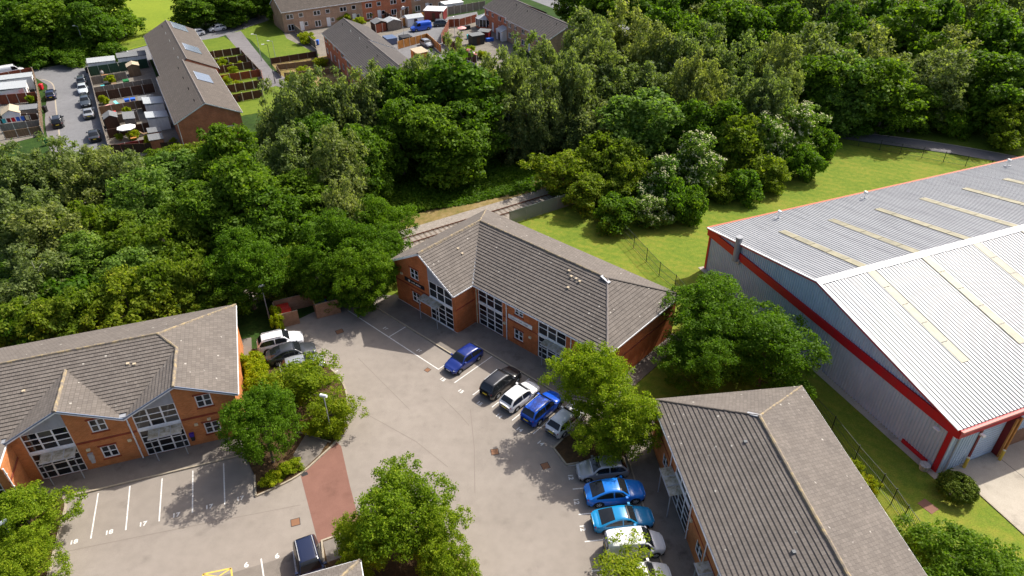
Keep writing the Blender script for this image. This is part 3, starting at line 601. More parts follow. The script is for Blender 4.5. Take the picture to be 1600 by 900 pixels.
for u0, u1, v in ((-4.22,-.72,WV), (.3,3.72,0), (8.42,11.86,0)): glazing(B, u0, u1, v, 2.9, 4.95 if v else 4.72, 2, 4)
for h in sw: small_win(B, None, h[0], WV, h[2], h[1]-h[0], h[3]-h[2])
for h in sm_: small_win(B, None, h[0], 0, h[2], h[1]-h[0], h[3]-h[2])
canopy(B, -5.1, -2.2, WV, 2.7, .95); canopy(B, 9.4, 12.1, 0, 2.7, .85)
band(B, WL, -4.25, WV, 2.95, .15); band(B, 3.8, 8.38, 0, 2.85, .12); band(B, 11.9, 16.44, 0, 2.85, .12)
MB().box(WR-.02,WR+.03,WV,0,2.9,3.05).build('brick_band', MT['brickred'], B); MB().box(16.42,16.48,.05,11.7,2.8,3.0).build('brick_band', MT['brickred'], B)
MB().box(WL,16.4,-.03 if False else .03,.2,0,.12).build('plinth', MT['brickred'], B)
MB().box(WL,WR,WV-.02,WV+.1,0,.14).build('plinth', MT['white'], B)
pipe(B, 4.33, -.07, 4.8, .055); pipe(B, 12.5, -.07, 4.8, .05); pipe(B, .12, -.07, 4.8, .05, m='cream')
sg = MB().box(-8.0,-4.92,WV-.07,WV,3.36,3.8).build('sign_board', MT['signblack'], B)
b = MB(); b.add([(-7.25+.17*math.cos(k*math.pi/3), WV-.075, 3.58+.17*math.sin(k*math.pi/3)) for k in range(6)], [(0,1,2,3,4,5)]); b.build('emblem', MT['paint'], sg)
b = MB(); x = -6.9
for wd in (.1,.07,.09,.06,.1,0,.08,.1,.06,.09,.07,.1,.08):
    if wd: b.box(x, x+wd, WV-.078, WV-.07, 3.52, 3.52+random.choice((.1,.1,.15)))
    x += (wd or .08)+.03
b.build('lettering', MT['paint'], sg)
sg = MB().box(4.58,7.7,-.07,0,3.04,3.5).build('sign_board', MT['paint'], B); b = MB(); x = 5.0
for k in range(22):
    if k not in (8, 14): b.box(x, x+.07, -.078, -.07, 3.2, 3.2+random.choice((.09,.09,.14)))
    x += .1
b.build('lettering', MT['grey'], sg)
for u, z in ((4.03,2.05),(7.46,2.0)): wall_lamp(B, u, 0, z)
wall_lamp(B, -8.45, WV, 4.0)
rb = MB(); rf = link('roof', None, B); o_ = .3
ru0, ru1, rv = UCW, 12.0, 5.9; UR, VB, UL = 16.75, 12.1, -10.2
roof_slope(rf, rb, [(-.1,-o_,EZ),(UR,-o_,EZ),(ru1,rv,ZR),(ru0,rv,ZR)], T, seed=11)
roof_slope(rf, rb, [(UR,-o_,EZ),(UR,VB,EZ),(ru1,rv,ZR)], T, seed=12)
roof_slope(rf, rb, [(UR,VB,EZ),(UL,VB,EZ),(ru0,rv,ZR),(ru1,rv,ZR)], T, seed=13)
roof_slope(rf, rb, [(UL,VB,EZ),(UL,WV-.35,EZ),(UCW,WV-.35,ZR),(ru0,rv,ZR)], T, seed=14)
roof_slope(rf, rb, [(-.1,WV-.35,EZ),(-.1,-o_,EZ),(ru0,rv,ZR),(UCW,WV-.35,ZR)], T, seed=15)
rb.build('underlay', MT['dark'], rf)
ridge_line(rf, (ru0,rv,ZR+.03), (ru1,rv,ZR+.03), .26); ridge_line(rf, (UCW,WV-.4,ZR+.03), (ru0,rv,ZR+.03), .3, .15); ridge_line(rf, (ru1,rv,ZR+.03), (UR,-o_,EZ+.03), .24, .1, MT['ridgegrey']) if 'ridgegrey' in MT else ridge_line(rf, (ru1,rv,ZR+.03), (UR,-o_,EZ+.03), .24, .1, MT['tile'])
ridge_line(rf, (ru1,rv,ZR+.03), (UR,VB,EZ+.03), .24, .1, MT['tile']); ridge_line(rf, (ru0,rv,ZR+.03), (UL,VB,EZ+.03), .24, .1)
MB().beam((ru0,rv,ZR+.0), (-.1,-o_,EZ+.05), .16, .05).build('valley', MT['lead'], rf)
MB().beam((ru1-.6,rv-.1,ZR+.12), (ru1+.5,rv-.3,ZR-.12), .35, .08).build('lead_flashing', MT['steel'], rf)
vg = [(-.1,WV-.38,EZ),(UCW,WV-.38,ZR),(UL,WV-.38,EZ)]
fascia(B, vg, MT['white'], .06, .2, -.09, 'verge_board')
for p, q in (((-.1,-o_-.04),(UR,-o_-.04)), ((UR+.04,-o_),(UR+.04,VB)), ((UL-.04,WV-.35),(UL-.04,VB)), ((-.07,WV-.35),(-.07,-o_-.06)), ((UR,VB+.04),(UL,VB+.04))): fascia(B, [(*p,EZ-.07),(*q,EZ-.07)], MT['white'], .1, .13, 0, 'gutter')
zsl = lambda v: EZ+(v+o_)*(3/6.2)+.05
vents(rf, [(8.7,4.6,zsl(4.6)),(9.3,4.6,zsl(4.6)),(9.8,4.5,zsl(4.5)),(9.2,3.5,zsl(3.5)),(8.1,5.0,zsl(5.0))])
zsw = lambda u: ZR-(u-UCW)*(3/4.9)+.05
vents(rf, [(-3.6,1.2,zsw(-3.6)),(-3.0,1.2,zsw(-3.0))])
# ------------------------------------------------------------------ office C: right foreground
Cb = thing('office_building', 'brick office block at lower right with long ridged roof by the blue cars', 'building', FC[0], FC[1])
wb = MB(); V0 = .36; UE = 24.0
gc = [(5.9,9.45,.1,4.72), (15.0,18.4,.1,4.72)]; wc = [(3.1,4.3,.95,2.2), (10.6,11.25,3.75,4.6), (11.4,12.05,3.75,4.6), (11.35,12.55,.95,2.25), (3.1,4.3,3.75,4.65)]
wall(wb, (0,V0), 0, .35, UE, lambda u: 4.92, gc+wc); wall(wb, (UE,V0), R(90), 0, 12.1, lambda u: 4.92); wall(wb, (UE,12.45), R(180), 0, UE-.35, lambda u: 4.92); wall(wb, (.35,12.45), R(270), 0, 12.1, lambda u: 4.92)
wb.build('wall', MT['brick'], Cb)
for a, b_, c_, d_ in gc: glazing(Cb, a, b_, V0, 2.9, 4.72, 2, 4)
for h in wc: window(Cb, h[0], V0, 0, h[1]-h[0], h[3]-h[2], h[2], 1 if h[1]-h[0] < .8 else 2, 1 if h[1]-h[0] < .8 else 2)
canopy(Cb, 5.2, 7.9, V0, 2.7, 1.0); canopy(Cb, 13.6, 16.3, V0, 2.7, 1.0)
for u in (5.0, 13.0, 9.8): pipe(Cb, u, V0-.07, 4.8, .05)
for u0, u1 in ((.4,5.85),(9.5,14.95)): band(Cb, u0, u1, V0, 2.9, .14)
for u in (10.1, 5.55): wall_lamp(Cb, u, V0, 2.6)
rb = MB(); rf = link('roof', None, Cb); ZR = 8.0; VB = 12.8; rv = 6.2; ru = 5.7
roof_slope(rf, rb, [(0,0,EZ),(UE,0,EZ),(UE,rv,ZR),(ru,rv,ZR)], T, seed=21); roof_slope(rf, rb, [(0,VB,EZ),(UE,VB,EZ),(UE,rv,ZR),(ru,rv,ZR)], T, seed=22); roof_slope(rf, rb, [(0,0,EZ),(0,VB,EZ),(ru,rv,ZR)], T, seed=23)
rb.build('underlay', MT['dark'], rf)
ridge_line(rf, (ru,rv,ZR+.03), (UE,rv,ZR+.03), .34, .15); ridge_line(rf, (0,0,EZ+.03), (ru,rv,ZR+.03), .22, .09, MT['tile']); ridge_line(rf, (0,VB,EZ+.03), (ru,rv,ZR+.03), .22, .082)
MB().beam((ru-.7,rv-.6,ZR-.28), (ru+.1,rv+.05,ZR+.1), .3, .08).build('lead_flashing', MT['steel'], rf)
for p, q in (((0,-.04),(UE,-.04)), ((-.04,0),(-.04,VB)), ((0,VB+.04),(UE,VB+.04))): fascia(Cb, [(*p,EZ-.07),(*q,EZ-.07)], MT['white'], .1, .13, 0, 'gutter')
zc = lambda v: EZ+v*(3/6.2)+.05
vents(rf, [(7.4,4.6,zc(4.6)),(16.4,4.2,zc(4.2))], 'felt')
tag(MB().obox(loc2w(FC, 10.8, 14.0), 1.3, .14, FC[1], -.02, .95).build('garden_wall', MT['wallbrick']), 'low brick wall behind the lower right office block beside the fence', 'wall')
# ------------------------------------------------------------------ office D: only its roof corner reaches into the frame
FD = ((-10.21, 28.27), R(17.5))
D = thing('office_building', 'roof corner of an office block at the bottom edge above the dark blue car', 'building', FD[0], FD[1])
wb = MB(); wall(wb, (-14,-10.5), 0, 0, 13.6, lambda u: 4.92); wall(wb, (-.4,-10.5), R(90), 0, 10.1, lambda u: 4.92); wall(wb, (-.4,-.4), R(180), 0, 13.6, lambda u: 4.92); wall(wb, (-14,-.4), R(270), 0, 10.1, lambda u: 4.92); wb.build('wall', MT['brick'], D)
rb = MB(); rf = link('roof', None, D)
roof_slope(rf, rb, [(0,0,EZ),(-14,0,EZ),(-14,-5.5,7.7),(-5.5,-5.5,7.7)], T, seed=31); roof_slope(rf, rb, [(0,-11,EZ),(0,0,EZ),(-5.5,-5.5,7.7)], T, seed=32); roof_slope(rf, rb, [(-14,-11,EZ),(0,-11,EZ),(-5.5,-5.5,7.7),(-14,-5.5,7.7)], T, seed=33)
rb.build('underlay', MT['dark'], rf); ridge_line(rf, (0,0,EZ+.03), (-5.5,-5.5,7.73), .26, .12); ridge_line(rf, (-5.5,-5.5,7.73), (-14,-5.5,7.73))
for p, q in (((0,.04),(-14,.04)), ((.04,0),(.04,-11))): fascia(D, [(*p,EZ-.05),(*q,EZ-.05)], MT['white'], .1, .14, 0, 'gutter')
# ------------------------------------------------------------------ warehouse
W = thing('warehouse', 'large grey clad warehouse with red trim and ribbed metal roof', 'warehouse', FW[0], FW[1])
H_, ZRW, UM_, L_ = 5.3, 8.5, -16.65, 90.
UW = -33.3
def corr(b, P0, P1, Q0, Q1, pitch, depth, nrm):
    """ribbed sheet between two edges P0-P1 (bottom) and Q0-Q1 (top), ribs run P->Q"""
    P0, P1, Q0, Q1 = map(Vector, (P0, P1, Q0, Q1)); nrm = Vector(nrm); n = int((P1-P0).length/pitch); o = len(b.v); r = 0
    for i in range(n):
        for fr, d in ((0,0),(.55,0),(.65,1),(.9,1)):
            t = (i+fr)/n; b.v.append(tuple(P0.lerp(P1, t)+nrm*depth*d)); b.v.append(tuple(Q0.lerp(Q1, t)+nrm*depth*d)); r += 1
    b.v.append(tuple(P1)); b.v.append(tuple(Q1)); r += 1
    for i in range(r-1): b.f.append((o+2*i, o+2*i+2, o+2*i+3, o+2*i+1))
wm = MB()
corr(wm, (UW,0,0), (UM_,0,0), (UW,0,H_), (UM_,0,ZRW-.1), .30, .09, (0,-1,0)); corr(wm, (UM_,0,0), (0,0,0), (UM_,0,ZRW-.1), (0,0,H_), .30, .09, (0,-1,0))
corr(wm, (0,0,0), (0,2.9,0), (0,0,H_), (0,2.9,H_), .30, .05, (1,0,0)); corr(wm, (0,6.6,1.9), (0,L_,1.9), (0,6.6,H_), (0,L_,H_), .30, .05, (1,0,0))
corr(wm, (UW,L_,0), (UW,0,0), (UW,L_,H_), (UW,0,H_), .30, .05, (-1,0,0))
wm.build('wall', MT['clad'], W, kind='stuff' if False else None)
bw = MB(); wall(bw, (0,6.6), R(90), 0, L_-6.6, lambda u: 1.9); bw.build('brick_base', MT['wallbrick'], W)
rm = MB(); nl = Vector((-(ZRW-H_),0,UM_-UW)).normalized(); nr_ = Vector((ZRW-H_,0,-UM_)).normalized()
roofm = MB(); corr(roofm, (UW-.25,-.3,H_-.03), (UW-.25,L_,H_-.03), (UM_,-.3,ZRW), (UM_,L_,ZRW), .38, .05, nl); ro = roofm.build('roof', MT['metalroof'], W)
roofm = MB(); corr(roofm, (.25,L_,H_-.03), (.25,-.3,H_-.03), (UM_,L_,ZRW), (UM_,-.3,ZRW), .38, .06, nr_); ro2 = roofm.build('roof', MT['metalroof'], W)
MB().add([(UM_-.45,-.34,ZRW+.02),(UM_,-.34,ZRW+.13),(UM_+.45,-.34,ZRW+.02),(UM_-.45,L_,ZRW+.02),(UM_,L_,ZRW+.13),(UM_+.45,L_,ZRW+.02)], [(0,1,4,3),(1,2,5,4),(0,2,1)]).build('ridge_flashing', MT['white'], W)
for sgn, ue in ((-1,UW-.25),(1,.25)):
    MB().beam((ue,-.36,H_+.0), (UM_,-.36,ZRW+.06), .2, .1).build('verge_flashing', MT['white'], W)
    MB().beam((ue,-.42,H_-.12), (UM_,-.42,ZRW-.07), .06, .14).build('verge_trim', MT['red'], W)
MB().box(UW-.3,.3,-.24,-.1,H_-.95,H_-.05).build('red_band', MT['red'], W)
MB().box(.08,.42,-.2,L_,H_-.9,H_-.1).build('red_band', MT['red'], W); MB().box(.42,.6,-.25,L_,H_-.2,H_-.02).build('gutter', MT['pinkred'] if 'pinkred' in MT else MT['red'], W)
MB().box(UW-.6,UW-.3,-.25,L_,H_-.25,H_-.05).build('gutter', MT['rustred'] if 'rustred' in MT else MT['red'], W); MB().box(UW-.32,UW-.06,-.2,L_,H_-.9,H_-.3).build('red_band', MT['red'], W)
MB().box(-.55,-.1,-.16,-.095,0,H_-.96).build('corner_trim', MT['red'], W); MB().box(UW,UW+.3,-.16,-.095,0,H_-.96).build('corner_trim', MT['red'], W)
MB().tube((.14,.45,0), (.14,.45,H_-.9), .07).build('downpipe', MT['steel'], W)
MB().box(.05,.14,2.8,3.05,0,H_-.9).build('door_trim', MT['darkred'], W)
dr = MB().box(-.12,-.02,3.05,5.9,.03,4.4).build('roller_door', MT['clad'], W)
for k in range(14): MB().box(-.02,.005,3.1,5.85,.15+k*.3,.17+k*.3).build('door_slat', MT['steel'], dr)
MB().box(-.12,.5,5.95,6.55,0,H_-.92).build('door_post', MT['darkred'], W)
MB().box(.5,.62,5.9,6.1,0,H_-.95).box(.5,.62,6.4,6.6,0,H_-.95).build('door_post_edge', MT['orangewood'], W)
MB().box(-3.7,-1.1,-.16,-.06,.05,.45).build('low_red_panel', MT['red'], W)
# rooflights in strips
def on_roof(side, t, y, d=.0):
    a = Vector((UW-.25,0,H_-.03)) if side < 0 else Vector((.25,0,H_-.03)); r = Vector((UM_,0,ZRW)); nn = nl if side < 0 else nr_
    p = a.lerp(r, t)+nn*d; return (p.x, y, p.z)
for k in range(12):
    y = 5.6+k*6.7
    for side, t0, t1 in ((-1,.30,.985), (1,.30,.985)):
        nn = 5
        for j in range(nn):
            a, c = t0+(t1-t0)*j/nn, t0+(t1-t0)*(j+1)/nn-.004
            p = [on_roof(side, a, y-.45, .082), on_roof(side, a, y+.45, .082), on_roof(side, c, y+.45, .086), on_roof(side, c, y-.45, .086)]
            o2 = MB().add(p+[(x, yy, z-.05) for x, yy, z in p], [(0,1,2,3) if side < 0 else (3,2,1,0), (0,4,5,1), (1,5,6,2), (2,6,7,3), (3,7,4,0)]).build('rooflight', MT['rooflight'], ro if side < 0 else ro2)
# fall-arrest posts near the far eave
for y in (8.0, 20.5, 44.0, 66.0):
    p = on_roof(-1, .1, y, .06); q = Vector(p)
    b = MB().tube(q, q+Vector((0,0,.75)), .05).tube(q+Vector((-.3,-.3,0)), q+Vector((.3,.3,.1)), .05).box(q.x-.22,q.x+.22,q.y-.12,q.y+.12,q.z+.7,q.z+.95); b.build('roof_flood_light', MT['paint'], W)
fl = MB().tube((-28.0,-.42,4.2), (-28.0,-.42,7.1), .34, n=16).tube((-28.0,-.42,6.9), (-28.0,-.42,7.15), .38, n=16).build('flue', MT['lead'], W); MB().box(-28.5,-27.5,-.36,-.02,3.9,4.5).build('flue_bracket', MT['steel'], fl)
MB().beam((-1.4,-.1,4.1), (-1.1,-.6,4.2), .1, .08).box(-1.5,-.9,-.75,-.5,4.12,4.22).build('wall_light', MT['paint'], W); MB().box(.5,.85,2.0,2.3,4.1,4.25).build('wall_light', MT['paint'], W)
tag(MB().tube(loc2w(FW,-.75,-.75,0)[:3], loc2w(FW,-.75,-.75,.55), .32, .42, 12).build('planter', MT['concpost']), 'pale concrete planter by the red corner of the warehouse', 'planter')
for i, (u, v, lb) in enumerate(((.35,2.45,'yellow bollard at the left side of the warehouse roller door'), (.85,5.85,'yellow bollard at the right side of the warehouse roller door'))):
    t = thing('bollard', lb, 'bollard', loc2w(FW,u,v,0), 0, 'yellow bollards at the roller door')
    MB().tube((0,0,0), (0,0,1.15), .13, n=12).build('post', MT['yellowpost'], t); MB().tube((0,0,1.15), (0,0,1.2), .13, .05, 12).build('cap', MT['cream'], t)
t = thing('skip_container', 'brown sided open container at the right edge of the concrete yard', 'container', loc2w(FW,3.2,10.5,0), FW[1])
MB().box(-.9,.9,-2,2,0,.12).box(-.9,-.82,-2,2,.12,1.5).box(.82,.9,-2,2,.12,1.5).box(-.82,.82,-2,-1.92,.12,1.5).box(-.82,.82,1.92,2,.12,1.5).build('body', MT['lead'], t)
tag(MB().box(-.6,.3,-.25,.25,0,.16).build('concrete_step', MT['kerb']), 'small concrete step by the warehouse corner', 'step').location = loc2w(FW,.6,1.6,0)
# ------------------------------------------------------------------ terraces on the estate: every house its own thing
def house(F, u0, u1, v0, v1, label, group, zE=5.0, zR=7.3, tile='tilehouse', wallm='brickhouse', ends=(False,False), wins_front=(), wins_back=(), off=0, skirt=.35, gauge=.36):
    """one terraced house: u along the row, v0 (left/front) to v1 (right/back); ridge in the middle"""
    o = loc2w(F, u0, v0); h = thing('terraced_house', label, 'house', (*o, 0), F[1], group)
    w, d = u1-u0, v1-v0; sg = 1 if d > 0 else -1; D = abs(d)
    # local frame: x along the row, y across from v0 towards v1
    Y = lambda y: y*sg
    wb = MB(); mid = D/2
    def face(y, wins, ang, O):
        wall(wb, O, ang, 0, w, lambda u: zE-.02, [(a, a+ww, z, z+hh) for a, z, ww, hh, *_ in wins])
    if sg > 0:
        face(0, wins_front, 0, (0,0)); face(D, wins_back, R(180), (w,D))
    else:
        face(0, wins_front, R(180), (w,0)); face(D, wins_back, 0, (0,-D))
    top = lambda y: zE-.02+(zR-zE)*(1-abs(y-mid)/mid)
    if ends[0]: wall(wb, (0, D if sg > 0 else 0), R(270), 0, D, top, cuts=(mid,))
    if ends[1]: wall(wb, (w, 0 if sg > 0 else -D), R(90), 0, D, top, cuts=(mid,))
    for e, x in ((ends[0], .04), (ends[1], w-.04)):
        if not e: wall(wb, (x, 0 if sg > 0 else -D), R(90), 0, D, lambda y: top(y)-.05, cuts=(mid,))
    wb.build('wall', MT[wallm], h)
    for wins, yy, an in ((wins_front, 0, 0 if sg > 0 else R(180)), (wins_back, d, R(180) if sg > 0 else 0)):
        for a, z, ww, hh, cols, *rest in wins:
            door = bool(rest); x = a if an == 0 else w-a
            window(h, x, yy, an, ww, hh, z, cols, 1, 'door' if door else 'window', pane=not door or cols > 1, inset=.03)
            if door and cols == 1: MB().box(x if an == 0 else x-ww, x+ww if an == 0 else x, yy+.04*sg, yy+.07*sg, z, z+hh).build('door_leaf', MT['white'], h)
    rf = link('roof', None, h); rb = MB(); ov = .3
    slope = (zR-zE)/mid; ze = zE-ov*slope
    e0, e1 = (-.15 if ends[0] else 0), (w+.15 if ends[1] else w)
    for y0 in (-ov, D+ov):
        bb = roof_slope(rf, rb, [(e0,Y(y0),ze),(e1,Y(y0),ze),(e1,Y(mid),zR),(e0,Y(mid),zR)], MT[tile], gauge, .058, False, seed=int(u0))
        bb.build('tile_courses', [MT[tile], MT['tileedgeshade']], rf)
    rb.build('underlay', MT['dark'], rf)
    ridge_line(rf, (e0,Y(mid),zR+.02), (e1,Y(mid),zR+.02), .26, .12, MT['ridgegrey'])
    for y0 in (-ov-.04, D+ov+.04): fascia(h, [(e0,Y(y0),ze-.06),(e1,Y(y0),ze-.06)], MT['white'], .09, .13, 0, 'gutter')
    for e, x in ((ends[0], e0-.02), (ends[1], e1+.02)):
        if e: fascia(h, [(x,Y(-ov),ze-.03),(x,Y(mid),zR-.03),(x,Y(D+ov),ze-.03)], MT['white'], .05, .14, -.03, 'verge_board')
    MB().tube((w*.5,Y(mid-1.2),zR-1.2*slope), (w*.5,Y(mid-1.2),zR-1.2*slope+.45), .06).build('vent_pipe', MT['paint'] if int(u0) % 2 else MT['black'], rf)
    return h, rf, (w, D, mid, slope, zR, Y)
WF = [(.6,3.3,1.7,1.15,2), (3.6,3.4,1.1,1.0,1), (.7,.9,1.5,1.25,2), (3.7,.05,.95,2.05,1,1)]
def pv(rf, info, x0, x1, y0, y1, back=True, label=None):
    w, D, mid, sl, zR, Y = info; n = 2
    for k in range(n):
        a, b_ = x0+(x1-x0)*k/n, x0+(x1-x0)*(k+1)/n-.05
        f = lambda x, y, d: (x, Y(y), zR-abs(y-mid)*sl+d)
        MB().add([f(a,y0,.1),f(b_,y0,.1),f(b_,y1,.1),f(a,y1,.1),f(a,y0,.16),f(b_,y0,.16),f(b_,y1,.16),f(a,y1,.16)], [(3,2,1,0),(4,5,6,7),(0,1,5,4),(1,2,6,5),(2,3,7,6),(3,0,4,7)]).build('solar_panel', MT['pv'], rf)
        MB().add([f(a,y0,.165),f(b_,y0,.165),f(b_,y0+.08,.168),f(a,y0+.08,.168)], [(0,1,2,3)]).build('panel_frame', MT['steel'], rf)
for i in range(9):
    near = i < 4; u0 = 6.25*i; off = 0 if near else -.75
    lab = 'terraced house at the brick gable end, nearest the tree belt' if i == 0 else 'far end terraced house beside the meadow and solar panels' if i == 8 else f'{ordw(i)} terraced house beyond the one with the brick gable end'
    h, rf, info = house(FT1, u0, u0+6.25, off, off-9.6, lab, 'houses of the near left terrace', 5.0, 7.3 if near else 7.45, 'tilehouse', 'brickhouse', (i in (0,), i in (3, 8)), WF, WF)
    if i == 4: MB().add([(-.02,-.2,4.9),(-.02,-9.4,4.9),(-.02,-4.8,7.3)], [(0,1,2)]).build('party_gable', MT['brickhouse'], h)
    if i == 2: pv(rf, info, .9, 6.0, 5.6, 8.0)
    if i == 5: pv(rf, info, 1.2, 6.2, 5.5, 8.2)
    if i == 8: pv(rf, info, .4, 6.1, 5.5, 8.2)
    if i == 0: MB().box(-.06,-.02,-8.2,-6.9,2.9,3.05).build('name_plate', MT['paint'], h); MB().tube((-.1,-.15,0),(-.1,-.15,4.9),.05).build('downpipe', MT['white'], h)
for i in range(6):
    u0 = -.6+6.2*i; st = i >= 3
    lab = ['far end','second','third','fourth','fifth','near end'][i]+' house of the dark roofed terrace left of the cul-de-sac'
    house(FT2, u0, u0+6.2, (.2 if not st else -.3), (9.8 if not st else 9.5), lab, 'houses of the dark roofed terrace', 5.0, 7.3, 'tileslate', 'brickhouse', (i == 0, i in (2, 5)), WF, WF)
FT3 = ((-48.00, 177.67), R(30.3)); FT3 = (loc2w(FT3, -5.9, 0), FT3[1])
T3 = [('bricktan', 'tan brick end house beside the estate green'), ('bricktan', 'tan brick house next to the end house at the top'), ('bricktan', 'third tan brick house of the terrace at the top'), ('brickhouse', 'red brick house at the top with white garden doors'), ('brickhouse', 'red brick house at the top behind the wooden shed'), ('bricktan', 'tan brick house at the top right end of the garden terrace'), ('bricktan', 'last house of the terrace at the top behind the blue van')]
WT = [(.9,2.95,1.7,1.1,2), (3.9,3.05,1.1,1.0,1), (.9,.35,1.5,1.45,2), (3.85,.02,.95,2.1,1,1), (4.9,.9,.9,1.0,1)]
for i, (wm_, lab) in enumerate(T3):
    house(FT3, 6.6*i, 6.6*i+6.6, 0, 9.5, lab, 'houses of the terrace at the top edge', 4.9, 7.2, 'tilehouse', wm_, (i == 0, i == 6), WT, WF)
for i in range(5):
    u0 = -12.6+6.3*i; lab = ['far end','second','third','fourth','near end'][i]+' house of the slate roofed terrace at the top right of the cul-de-sac'
    house(FT4, u0, u0+6.3, 0 if i > 1 else .7, 9.6 if i > 1 else 10.2, lab, 'houses of the slate roofed terrace', 4.9, 7.0, 'tileslate', 'brickhouse' if i < 2 else 'bricktan', (i == 0, i == 4), [(.7,3.2,1.5,1.1,2), (3.6,3.3,1.2,.95,2), (.8,.9,1.4,1.2,2), (3.7,.05,.95,2.05,1,1)], WF)
# ------------------------------------------------------------------ garden fences, sheds and other things in the gardens
def fence(F, pts, label, group, h=1.75, panel='timber', post='concpost', bay=1.85, name='garden_fence', pt=.1):
    P = [Vector((*loc2w(F, *p), 0)) for p in pts]; t = thing(name, label, 'fence', P[0], 0, group); o = P[0]
    pm = MB().box(-pt/2,pt/2,-pt/2,pt/2,-.1,h+.08).mesh('post', MT[post]) if post else None
    for a, c in zip(P[:-1], P[1:]):
        L = (c-a).length; n = max(1, round(L/bay)); an = math.atan2(c.y-a.y, c.x-a.x); w = L/n
        b = MB(); nb = max(3, int(w/.3))
        b.box(0, w-pt*.6, -.015, .015, .08, h-.03)
        for k in range(nb): b.box(w*k/nb+.01, w*(k+.93)/nb-pt*.5, -.035 if k % 2 else -.028, .03, .05, h-.02*(k % 3))
        b.box(0, w-pt*.6, -.04, .04, h-.03, h+.01)
        me = b.mesh('fence_panel', MT[panel])
        for k in range(n):
            q = a.lerp(c, k/n)-o; link('fence_panel', me, t, None, (q.x+pt*.3*math.cos(an), q.y+pt*.3*math.sin(an), 0), an)
        for k in range(n+1):
            if pm and (k < n or c is P[-1]): q = a.lerp(c, k/n)-o; link('post', pm, t, None, q, an)
    return t
def shed(F, u, v, w, d, label, hw=1.9, hr=2.4, wallm='timber', roofm='felt', rz=0, name='garden_shed', flat=False):
    t = thing(name, label, 'shed', (*loc2w(F, u, v), 0), F[1]+rz)
    b = MB().box(-w/2,w/2,-d/2,d/2,0,hw)
    if not flat: b.add([(-w/2,-d/2,hw),(-w/2,d/2,hw),(-w/2,0,hr),(w/2,-d/2,hw),(w/2,d/2,hw),(w/2,0,hr)], [(0,2,1),(3,4,5)])
    b.build('wall', MT[wallm], t)
    if flat: MB().add([(-w/2-.1,-d/2-.12,hw+.02),(w/2+.1,-d/2-.12,hw+.02),(w/2+.1,d/2+.12,hr),(-w/2-.1,d/2+.12,hr),(-w/2-.1,-d/2-.12,hw+.1),(w/2+.1,-d/2-.12,hw+.1),(w/2+.1,d/2+.12,hr+.08),(-w/2-.1,d/2+.12,hr+.08)], [(3,2,1,0),(4,5,6,7),(0,1,5,4),(1,2,6,5),(2,3,7,6),(3,0,4,7)]).build('roof', MT[roofm], t)
    else:
        for s in (-1, 1): MB().beam((0,s*d*.27,(hw+hr)/2+.02), (0,s*d*.27+.001,(hw+hr)/2+.02), .1, .1) and MB().add([(-w/2-.1,0,hr+.03),(w/2+.1,0,hr+.03),(w/2+.1,s*(d/2+.12),hw-.03),(-w/2-.1,s*(d/2+.12),hw-.03),(-w/2-.1,0,hr+.09),(w/2+.1,0,hr+.09),(w/2+.1,s*(d/2+.12),hw+.03),(-w/2-.1,s*(d/2+.12),hw+.03)], [(3,2,1,0),(4,5,6,7),(0,1,5,4),(1,2,6,5),(2,3,7,6),(3,0,4,7)]).build('roof', MT[roofm], t)
    MB().box(-.4,.4,-d/2-.03,-d/2,.02,1.7).build('door', MT['timberdark'], t)
    return t
G1 = 'garden fences left of the near terrace'
fence(FT1, [(55.1,11.7),(35.8,11.1),(20,10.8),(5.3,10.3)], 'long timber fence along the street beside the row of parked cars', None, 1.7, 'timberold', 'concpost')
fence(FT1, [(5.3,10.3),(.9,.3)], 'dark brown fence closing the garden nearest the tree belt', None, 1.6, 'timberdark', None)
for u, v0, v1, p, hh, lab in ((6.4,10.1,3.9,'darkred',1.0,'low red fence with pale ornaments in the nearest left garden'), (12.3,10.2,1.2,'timberdark',1.6,'dark brown fence with white posts behind the nearest left garden'), (18.9,10.5,5,'timberold',1.6,'grey fence next to the white parasol garden'), (25.0,10.8,3,'timber',1.5,'weathered fence in the middle of the left gardens'), (32.9,11,.9,'timberdark',1.75,'red brown fence in the middle of the left gardens'), (36.3,11.1,.9,'timberold',1.7,'grey panel fence with pale posts in the left gardens'), (43.7,11.3,5,'timberold',1.6,'grey fence behind the cluttered garden'), (50.0,11.5,.4,'greenpaint',1.9,'dark green fence at the far end of the left gardens')):
    fence(FT1, [(u,v0),(u,v1)], lab, G1, hh, p, 'concpost' if p != 'greenpaint' else None)
for k, (u, a, b_, p, lab) in enumerate(((49.9,-11,-18.2,'timberdark','farthest fence of the gardens right of the terrace'), (43.5,-11,-18.3,'timberdark','second farthest fence of the gardens right of the terrace'), (38.2,-11,-18.5,'timberdark','middle fence of the gardens right of the terrace'), (32,-10.9,-18.8,'timberred','orange red fence of the gardens right of the terrace'), (25.3,-11,-17.7,'timberdark','second nearest fence of the gardens right of the terrace'), (19.5,-11,-16.5,'timberdark','nearest fence of the gardens right of the terrace'))):
    fence(FT1, [(u,a),(u,b_)], lab, 'garden fences right of the near terrace', 1.5, p, 'concpost', pt=.14)
fence(FT1, [(31.9,-19),(25.4,-18)], 'short red and white fence at the footpath', None, 1.3, 'timberred', 'concpost')
fence(FT1, [(49.9,-18.4),(44,-18.6),(32.2,-19)], 'low dark fence along the footpath behind the right gardens', None, 1.0, 'timberdark', 'concpost')
